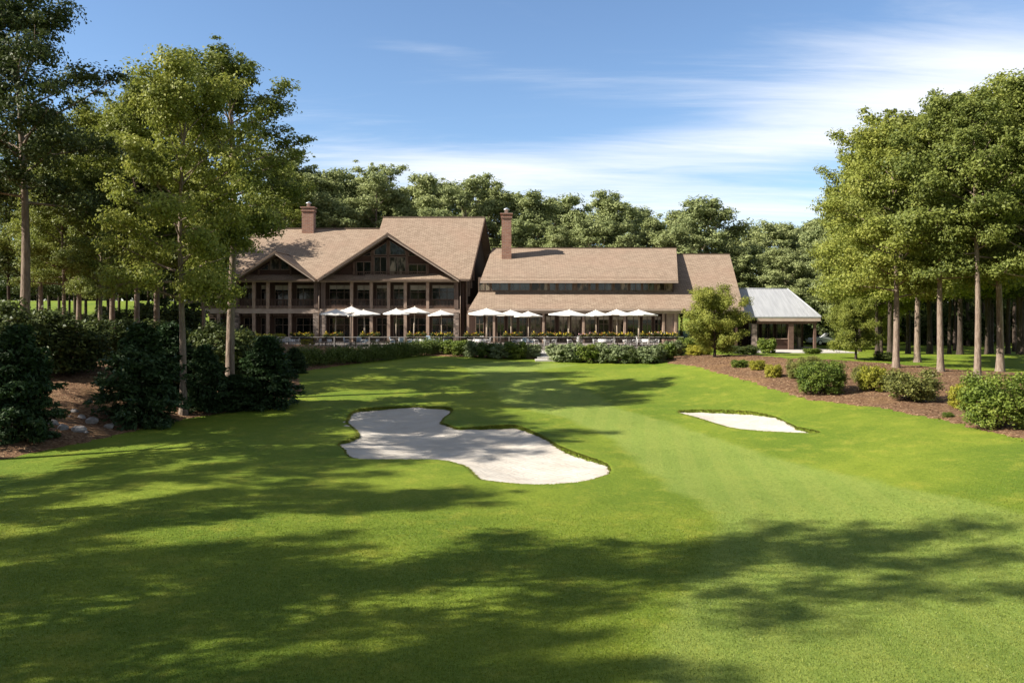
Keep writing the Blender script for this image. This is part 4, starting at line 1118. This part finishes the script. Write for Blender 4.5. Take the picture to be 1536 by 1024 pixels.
# ------------------------------------------------------------------ terrace
TX0, TX1, TY = XA(392, 74), XA(1030, 74), 74.0
mb = MB(); mb.prism([(TX0, TY, 0), (TX1, TY, 0), (19.3, 84, 0), (19.3, 92, 0), (-37, 92, 0), (-37, 84, 0)], (0, 0, -1.4))
tag(mb.build('terrace', MT['paving']), kind='structure')
tag(MB().prism([(22.5, 79.5, -.70), (34.6, 79.5, -.70), (34.6, 96, -.70), (22.5, 96, -.70)], (0, 0, -.7)).build('pavilion_slab', MT['concrete']), kind='structure')
# path through the border
p0 = at(803, 542); p1 = at(836, 541)
mb = MB(); zs = max(p0.z, p1.z)
mb.box(p0.x, p1.x, p0.y - .1, p0.y + 1.6, zs - .4, zs + .10).box(p0.x + .2, p1.x - .2, p0.y + 1.6, p0.y + 4, zs - .4, zs + .24).box(p0.x + .2, p1.x - .2, p0.y + 4, TY - .01, zs - .4, zs + .40)
tag(mb.build('path', MT['concrete']), kind='structure')
# railing, one section per bay
n = 12; xs = np.linspace(TX0 + .2, TX1 - .2, n + 1)
def railing_kind(w):
    root = empty('railing_section'); tag(root, 'railing', 'railing')
    MB().box(.06, w - .06, -.035, .035, .96, 1.03).build('top_rail', MT['grey_rail'], root)
    MB().box(.06, w - .06, -.02, .02, .50, .545).build('mid_rail', MT['rail'], root)
    MB().box(.06, w - .06, -.02, .02, .12, .16).build('bottom_rail', MT['rail'], root)
    MB().box(-.05, .05, -.05, .05, 0, 1.06).build('post', MT['grey_rail'], root)
    mb = MB()
    for k in range(1, int(w / .16)): mb.tube([(k * .16, 0, .16), (k * .16, 0, .96)], [.011, .011], 4, cap=False)
    mb.build('baluster', MT['rail'], root)
    return Kind(root)
rk = railing_kind(xs[1] - xs[0])
for i in range(n): rk.put((xs[i], TY + .25, 0), 0, 1, 'dark metal terrace railing section, %s from the left along the terrace front' % ordn(i), 'terrace railing sections')

# flower boxes behind the rail
def planter_kind(seed, cols, wide):
    rng = np.random.default_rng(seed)
    root = empty('flower_planter'); tag(root, 'planter', 'planter')
    mb = MB(); mb.box(-wide / 2, wide / 2, -.13, .13, .80, .99); mb.box(-wide / 2 - .02, wide / 2 + .02, -.15, .15, .991, 1.03)
    mb.build('box', MT['rail'], root)
    cl = [(x, rng.uniform(-.12, .12), 1.12 + rng.uniform(-.05, .16), rng.uniform(.15, .28)) for x in np.arange(-wide / 2, wide / 2 + .01, .2)]
    V, q, t = clump_leaves(cl, 110, .12, .06, rng, .9)
    link(bpy.data.objects.new('foliage', raw_mesh('foliage', V, q, MT['leaf_dark'], t)), root)
    for j, c in enumerate(cols):
        sel = [(x, y, z + .1, r * .95) for i, (x, y, z, r) in enumerate(cl) if i % len(cols) == j]
        V, q, t = clump_leaves(sel, 13, .11, .10, rng, .9)
        link(bpy.data.objects.new('blossom', raw_mesh('blossom', V, q, MT[c], t)), root)
    return Kind(root)
PK = {'yellow': planter_kind(1, ['fl_yellow', 'fl_yellow', 'fl_orange'], 1.9), 'orange': planter_kind(2, ['fl_orange', 'fl_yellow'], 1.7), 'pink': planter_kind(3, ['fl_pink', 'fl_orange'], 1.8), 'white': planter_kind(4, ['fl_white', 'fl_pink', 'fl_yellow'], 1.7)}
boxes = [(452, 'yellow'), (501, 'orange'), (556, 'orange'), (626, 'orange'), (664, 'yellow'), (712, 'orange'), (770, 'orange'), (812, 'orange'), (842, 'yellow'), (886, 'pink'), (904, 'orange'), (935, 'yellow'), (975, 'orange'), (990, 'white'), (1002, 'yellow')]
cname = {'yellow': 'yellow', 'orange': 'orange and yellow', 'pink': 'pink', 'white': 'white and pink'}
for i, (px, k) in enumerate(boxes):
    Y = TY + .25 + .19
    PK[k].put((XA(px, Y), Y, 0), 0, 1, '%s flowers in a terrace rail box, %s box from the left' % (cname[k], ordn(i)), 'flower boxes along the terrace')

# yellow flowering shrubs below the left facade
for i, (px, w) in enumerate(((352, 30), (372, 24), (394, 34), (415, 28), (462, 26))):
    Y = 79; k = Y / F
    K['golden'].put((XA(px, Y), Y, 0 if px > 392 else ground(XA(px, Y), Y)), i, (w * k, w * k * .8, 1.35), 'bright yellow green shrub at the foot of the left facade, %s from the left' % ordn(i), 'golden shrubs at the left facade')

# ------------------------------------------------------------------ parasols, tables and chairs
def parasol_kind():
    root = empty('parasol'); tag(root, 'parasol', 'parasol')
    # unit canopy: eight gores, radius 1, pitched, with a short valance
    n, rings = 8, 5
    mb = MB()
    def rim(r, k): a = 2 * math.pi * (k + .5) / n; return Vector((r * math.cos(a), r * math.sin(a), 0))
    for k in range(n):
        a, b = rim(1, k), rim(1, k + 1)
        for i in range(rings):
            r0, r1 = i / rings, (i + 1) / rings
            def P(r, u):
                q = (a * (1 - u) + b * u) * r
                q.z = 3.02 - .42 * r ** .88 - .035 * math.sin(math.pi * u) * r * (1 - r * .3)
                return q
            for u0, u1 in ((0, .34), (.34, .67), (.67, 1)):
                if i == 0: mb.face([P(0, 0), P(r1, u0), P(r1, u1)], True)
                else: mb.face([P(r0, u0), P(r1, u0), P(r1, u1), P(r0, u1)], True)
        for u0, u1 in ((0, .34), (.34, .67), (.67, 1)):
            p, q = a * (1 - u0) + b * u0, a * (1 - u1) + b * u1
            za_ = 2.60 - .035 * math.sin(math.pi * u0) * .7; zb_ = 2.60 - .035 * math.sin(math.pi * u1) * .7
            mb.face([(p.x, p.y, za_), (p.x * 1.005, p.y * 1.005, za_ - .07), (q.x * 1.005, q.y * 1.005, zb_ - .07), (q.x, q.y, zb_)])
    c = mb.build('canopy', MT['canvas'], root)
    MB().lathe((0, 0, 3.0), [(0, .10), (.03, .09), (.02, .06), (.05, .03), (.05, 0)], 8).build('finial', MT['pole'], c)
    mb = MB()
    for k in range(n):
        a = rim(.97, k); mb.tube([(0, 0, 2.88), (a.x, a.y, 2.56)], [.014, .012], 4)
    mb.build('rib', MT['pole'], root)
    MB().tube([(0, 0, .08), (0, 0, 2.98)], [.045, .035], 8).build('pole', MT['pole'], root)
    MB().lathe((0, 0, 0), [(0, .11), (.1, .11), (.16, .09), (.28, .06), (.30, 0)], 12).build('base', MT['rail'], root)
    return Kind(root)
UMB = parasol_kind()
par = [(502, 46, 77.5, .02), (526, 40, 81, .12), (548, 48, 79.5, .0), (594, 40, 82, .05), (620, 44, 79, .1), (663, 38, 84, .0), (730, 54, 77.5, .05), (767, 44, 81.5, .0), (793, 42, 79.5, -.05), (852, 60, 79, .0), (895, 36, 81.5, 0), (926, 42, 79.5, .02), (958, 56, 78, 0)]
for i, (px, w, Y, dz) in enumerate(par):
    r = w * Y / F / 2 / .955
    po = UMB.put((XA(px, Y), Y, 0), .39 * (i % 2) + .17 * i, (r, r, 1.18 + dz), 'white canvas parasol open over the terrace, %s from the left' % ordn(i), 'white parasols on the terrace')
    po.rotation_euler = (R(2.2 * math.sin(i * 2.3)), R(2.4 * math.sin(i * 1.7 + 1)), po.rotation_euler[2])

def chair_kind(name, seat_m, frame_m):
    root = empty(name); tag(root, 'chair', 'chair')
    mb = MB(); mb.box(-.23, .23, -.22, .22, .43, .50); mb.build('seat', seat_m, root)
    mb = MB(); mb.prism([(-.22, .20, .54), (.22, .20, .54), (.21, .30, .98), (-.21, .30, .98)], (0, .05, 0)); mb.build('backrest', seat_m, root)
    for sx in (-1, 1):
        MB().tube([(sx * .21, -.2, .43), (sx * .23, -.23, 0)], [.022, .018], 6).build('leg', frame_m, root)
        MB().tube([(sx * .215, .28, .9), (sx * .215, .21, .45), (sx * .23, .27, 0)], [.02, .022, .018], 6).build('leg', frame_m, root)
        MB().tube([(sx * .235, .25, .66), (sx * .25, -.12, .67), (sx * .24, -.2, .5)], [.02, .024, .02], 6).build('armrest', frame_m, root)
    return Kind(root)
CK = {'white': chair_kind('terrace_chair', MT['white_metal'], MT['white_metal']), 'blue': chair_kind('cushioned_chair', MT['blue_cloth'], MT['white_metal']), 'dark': chair_kind('terrace_chair', MT['wood_top'], MT['rail'])}
def table_kind(top_m, cloth):
    root = empty('round_table'); tag(root, 'table', 'table')
    MB().lathe((0, 0, .70), [(0, .04), (.55, .04), (.57, .02), (.55, 0), (0, 0)], 20).build('tabletop', top_m, root)
    MB().tube([(0, 0, .03), (0, 0, .70)], [.05, .05], 8).build('pedestal', MT['rail'], root)
    MB().lathe((0, 0, 0), [(0, .05), (.12, .05), (.30, .02), (.31, 0)], 14).build('foot', MT['rail'], root)
    if cloth:
        mb = MB(); mb.lathe((0, 0, .745), [(0, .008), (.575, .008), (.59, 0), (.61, -.14), (.63, -.3)], 20); mb.build('tablecloth', MT['white_cloth'], root)
    return Kind(root)
TK = {'cloth': table_kind(MT['wood_top'], True), 'bare': table_kind(MT['wood_top'], False)}
tabs = [(488, 76.6, 'cloth', 'dark'), (533, 76.4, 'bare', 'blue'), (560, 78.4, 'cloth', 'dark'), (602, 77.2, 'bare', 'blue'), (638, 77.6, 'cloth', 'blue'), (668, 79.5, 'bare', 'blue'), (719, 76.7, 'cloth', 'white'), (752, 78.2, 'bare', 'dark'), (784, 77.0, 'cloth', 'blue'),
        (818, 76.5, 'bare', 'white'), (868, 76.4, 'bare', 'white'), (906, 77.1, 'cloth', 'white'), (938, 76.6, 'bare', 'white'), (972, 77.4, 'cloth', 'white'), (433, 77.2, 'cloth', 'white')]
tabs.sort()
for i, (px, Y, tk, ck) in enumerate(tabs):
    x = XA(px, Y); on = ordn(i)
    TK[tk].put((x, Y, 0), 0, 1, ('round table under a white cloth' if tk == 'cloth' else 'bare dark round table') + ' on the terrace, %s table from the left' % on, 'round terrace tables')
    for j, (ang, side) in enumerate(((0, 'far'), (90, 'left'), (180, 'near'), (270, 'right'))):
        if (i + j) % 5 == 4: continue
        a = R(ang + 8 * ((i * 3 + j) % 3 - 1)); r = .82
        # the backrest is on the chair's +y side and faces away from the table
        K2 = CK[ck].put((x - math.sin(a) * r, Y + math.cos(a) * r, 0), a, 1,
            {'white': 'white metal chair', 'blue': 'pale blue cushioned chair', 'dark': 'dark chair'}[ck] + ' on the %s side of the %s terrace table from the left' % (side, on), 'terrace chairs')

# ------------------------------------------------------------------ pavilion
PV = empty('pavilion', (29, 89, -.86), 'low pavilion with pale standing seam metal roof at the right end of the clubhouse', 'pavilion')
PE, PZ, PR = 85.6, 2.86, 91.2
px0, px1 = 24.4, XA(1232, PE); rzv = ZA(433, PR); rx1 = XA(1181, PR)
bx = px0
mb = MB()
FRONT = [(bx, PE, PZ), (px1, PE, PZ), (rx1, PR, rzv), (bx, PR, rzv)]
roof_slab(mb, FRONT, .12)
roof_slab(mb, [(px1, PE, PZ), (px1, 2 * PR - PE, PZ), (rx1, PR, rzv)], .12)
roof_slab(mb, [(px1, 2 * PR - PE, PZ), (bx, 2 * PR - PE, PZ), (bx, PR, rzv), (rx1, PR, rzv)], .12)
rf = mb.build('roof', MT['metal_roof'], PV)
mb = MB()
sl = (rzv - PZ) / (PR - PE)
for x in np.arange(bx + .45, px1 - .1, .45):
    yt = PR if x <= rx1 else PE + (PR - PE) * (px1 - x) / (px1 - rx1)
    if yt - PE < .3: continue
    mb.prism([(x - .012, PE + .01, PZ + .001), (x + .02, PE + .01, PZ + .001), (x + .02, yt, PZ + sl * (yt - PE) + .001), (x - .02, yt, PZ + sl * (yt - PE) + .001)], (0, 0, .025))
mb.tube([(px1, PE, PZ + .02), (rx1, PR, rzv + .03)], [.06, .06], 6); mb.tube([(bx, PR, rzv + .03), (rx1, PR, rzv + .03)], [.06, .06], 6)
mb.build('seam', MT['metal_roof'], rf)
MB().box(bx + 2, px1 - .05, PE + .03, PE + .1, PZ - .50, PZ - .13).build('fascia', MT['trim'], PV)
MB().box(px1 - .12, px1 - .051, PE + .1, 2 * PR - PE, PZ - .50, PZ - .13).build('fascia', MT['trim'], PV)
MB().box(bx + 2, px1 - .35, PE + .3, PE + .55, PZ - .78, PZ - .51).build('beam', MT['dark_post'], PV)
MB().box(bx + .2, px1 - .4, PE + .6, 2 * PR - PE - .3, PZ - .50, PZ - .42).build('ceiling', MT['soffit'], PV)
for px, w, m in ((1131, .28, 'stone'), (1186, .26, 'dark_post'), (1222, .13, 'dark_post')):
    x = XA(px, PE + .4); MB().box(x - w, x + w, PE + .42 - min(w, .2), PE + .42 + min(w, .2), -.86, PZ - .785).build('post', MT[m], PV)
MB().box(px1 - 1.0, px1 - .75, 2 * PR - PE - .7, 2 * PR - PE - .45, -.86, PZ - .505).build('post', MT['dark_post'], PV)
# dark panelled counter and glazed back wall
x0, x1 = XA(1139, PE + .4), XA(1182, PE + .4)
MB().box(x0, x1, PE + .55, PE + 1.0, -.86, .42).build('counter', MT['lap'], PV)
MB().box(x0 - .08, x1 + .05, PE + .48, PE + 1.1, .421, .49).build('counter_top', MT['post'], PV)
YP = 92.5
MB().box(25.2, XA(1205, YP), YP, YP + .2, -.86, PZ - .505).build('wall', MT['siding'], PV)
for a, b, g in ((1122, 1138, 'glass'), (1142, 1160, 'glass'), (1164, 1180, 'glass'), (1189, 1202, 'glass_curtain')):
    window(XA(a, YP), XA(b, YP), -.75, 2.15, YP - .005, g, 1, 1, parent=PV)
MB().box(XA(1197, 90), XA(1201, 90), 90, 90.3, -.86, .5).build('pillar', MT['trim'], PV)

# ------------------------------------------------------------------ parked cars
def car_kind():
    root = empty('parked_car'); tag(root, 'car', 'car')
    prof = [(-2.15, .32), (-2.2, .62), (-2.1, .88), (-1.25, .98), (-.55, 1.42), (.85, 1.45), (1.65, 1.02), (2.1, .93), (2.2, .6), (2.12, .32)]
    mb = MB(); n = len(prof)
    def ring(y, ins): return [Vector((x * (1 - .02 * ins), y * (1 if z < 1.0 else .80), z)) for x, z in prof]
    a, b = ring(-.86, 0), ring(.86, 0)
    for i in range(n):
        j = (i + 1) % n; mb.face([a[i], a[j], b[j], b[i]], False)
    mb.face(a); mb.face(list(reversed(b)))
    mb.build('body', MT['paint'], root)
    for sy in (-1, 1):
        g = [(-1.05, sy * .80, 1.0), (-.5, sy * .70, 1.37), (.8, sy * .70, 1.39), (1.4, sy * .80, 1.03)]
        MB().prism(g, (0, sy * .03, 0)).build('side_window', MT['glass'], root)
    MB().prism([(-1.2, -.72, 1.0), (-1.2, .72, 1.0), (-.58, .60, 1.40), (-.58, -.60, 1.40)], (-.03, 0, .02)).build('windscreen', MT['glass'], root)
    MB().prism([(1.6, -.72, 1.05), (1.6, .72, 1.05), (.9, .60, 1.42), (.9, -.60, 1.42)], (.03, 0, .02)).build('rear_window', MT['glass'], root)
    for x in (-1.35, 1.35):
        for sy in (-1, 1):
            w = MB().tube([(x, sy * .70, .32), (x, sy * .90, .32)], [.32, .32], 18).build('wheel', MT['tyre'], root)
            MB().tube([(x, sy * .895, .32), (x, sy * .915, .32)], [.2, .19], 14).build('rim', MT['hub'], w)
    for sy in (-1, 1):
        MB().box(-2.23, -2.17, sy * .62 - .15, sy * .62 + .15, .66, .80).build('headlight', MT['lamp'], root)
        MB().box(2.17, 2.23, sy * .64 - .12, sy * .64 + .12, .68, .84).build('tail_light', MT['fl_orange'], root)
    return Kind(root)
CAR = car_kind()
for px, Y, rz, lab in ((1238, 98, .25, 'white car parked beyond the pavilion, half hidden by the round tree'), (120, 74, .5, 'pale car parked among the dark trunks of the left wood')):
    x = XA(px, Y); CAR.put((x, Y, ground(x, Y) + .02), rz, 1, lab, 'parked cars')

# ------------------------------------------------------------------ sky, sun, camera
w = bpy.data.worlds.new('World'); scene.world = w; w.use_nodes = True
t = NT(w.node_tree)
bg = w.node_tree.nodes['Background']
sky = t.node('ShaderNodeTexSky', sky_type='NISHITA', sun_disc=False)
sky.sun_elevation = R(SUN_EL); sky.sun_rotation = R(270 - SUN_A); sky.altitude = 200; sky.air_density = 1.0; sky.dust_density = .2; sky.ozone_density = 4.0
dirv = t.coord('Generated')
sp = t.node('ShaderNodeSeparateXYZ'); t.l.new(dirv, sp.inputs[0])
up = t.math('MAXIMUM', sp.outputs[2], .015)
den = t.math('ADD', up, .10)
cb = t.node('ShaderNodeCombineXYZ')
t.put(cb.inputs[0], t.math('DIVIDE', sp.outputs[0], den)); t.put(cb.inputs[1], t.math('DIVIDE', sp.outputs[1], den))
P = cb.outputs[0]
# wind-drawn cirrus on a high plane
n1 = t.noise(t.mapping(P, (.38, 1.25, 1), (0, 0, R(-16)), (3.1, 7.7, 0)), 1.0, 7, .60, dist=.7)
n2 = t.noise(t.mapping(P, (.16, .42, 1), (0, 0, R(-14)), (1.7, 2.1, 0)), 1.0, 4, .5)
n3 = t.noise(t.mapping(P, (1.1, 5.0, 1), (0, 0, R(-12))), 1.0, 6, .62, dist=.5)
ay = t.math('MAXIMUM', t.math('ABSOLUTE', sp.outputs[1]), .15)
u = t.math('DIVIDE', sp.outputs[0], ay); v = t.math('DIVIDE', sp.outputs[2], ay)
def blob(u0, v0, su, sv, amp, tilt=0):
    du = t.math('SUBTRACT', u, u0); dv = t.math('SUBTRACT', t.math('SUBTRACT', v, v0), t.math('MULTIPLY', du, tilt))
    e = t.math('ADD', t.math('POWER', t.math('ABSOLUTE', t.math('DIVIDE', du, su)), 2), t.math('POWER', t.math('ABSOLUTE', t.math('DIVIDE', dv, sv)), 2))
    return t.math('MULTIPLY', t.math('EXPONENT', t.math('MULTIPLY', e, -1)), amp)
cov = None
for b in ((.60, .31, .28, .085, .50, .06), (.50, .245, .32, .045, .34, .05), (.22, .205, .30, .026, .34, .03), (-.04, .175, .40, .036, .34, -.10), (.18, .125, .6, .05, .30, 0), (0., .385, .09, .018, .16, -.35), (-.12, .335, .10, .012, .12, -.2), (-.55, .15, .35, .05, .2, 0)):
    e = blob(*b); cov = e if cov is None else t.math('ADD', cov, e)
nz = t.math('ADD', t.math('MULTIPLY', n1, .60), t.math('ADD', t.math('MULTIPLY', n2, .16), t.math('MULTIPLY', n3, .46)))
mask = t.math('MULTIPLY', t.smooth(t.math('ADD', t.math('SUBTRACT', nz, .60), t.math('MULTIPLY', cov, .9)), .06, .64), .86)
low = t.smooth(v, .0, .30)
# unseen grey layer overhead and behind the viewer, added to neutralise ambient blue
ambient_veil = t.math('MAXIMUM', t.smooth(sp.outputs[2], .42, .75), t.smooth(t.math('MULTIPLY', sp.outputs[1], -1), .0, .4))
base = t.mix(t.math('MULTIPLY', ambient_veil, .75), sky.outputs[0], (1.9, 1.95, 2.1, 1))
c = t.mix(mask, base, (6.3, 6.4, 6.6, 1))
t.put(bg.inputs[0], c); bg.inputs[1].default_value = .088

sun = bpy.data.lights.new('sun', 'SUN'); sun.energy = 5.0; sun.angle = R(.5); sun.color = (1, .93, .82)
so = link(bpy.data.objects.new('sun', sun))
el, az = R(SUN_EL), R(SUN_A)
so.rotation_euler = Vector((math.cos(az) * math.cos(el), math.sin(az) * math.cos(el), -math.sin(el))).to_track_quat('-Z', 'Y').to_euler()

cam = bpy.data.cameras.new('camera'); cam.sensor_width = 36; cam.lens = 28; cam.shift_y = -(512 - HY) / 1536; cam.clip_end = 3000
co = link(bpy.data.objects.new('camera', cam)); co.location = (0, 0, CAMZ); co.rotation_euler = (R(90), 0, 0)
scene.camera = co

scene.view_settings.view_transform = 'Standard'; scene.view_settings.look = 'None'; scene.view_settings.gamma = 1; scene.view_settings.exposure = 1.07
scene.render.engine = 'CYCLES'
cy = scene.cycles
cy.max_bounces = 6; cy.diffuse_bounces = 3; cy.glossy_bounces = 2; cy.transmission_bounces = 3; cy.transparent_max_bounces = 4
cy.use_denoising = True
cy.caustics_reflective = False; cy.caustics_refractive = False
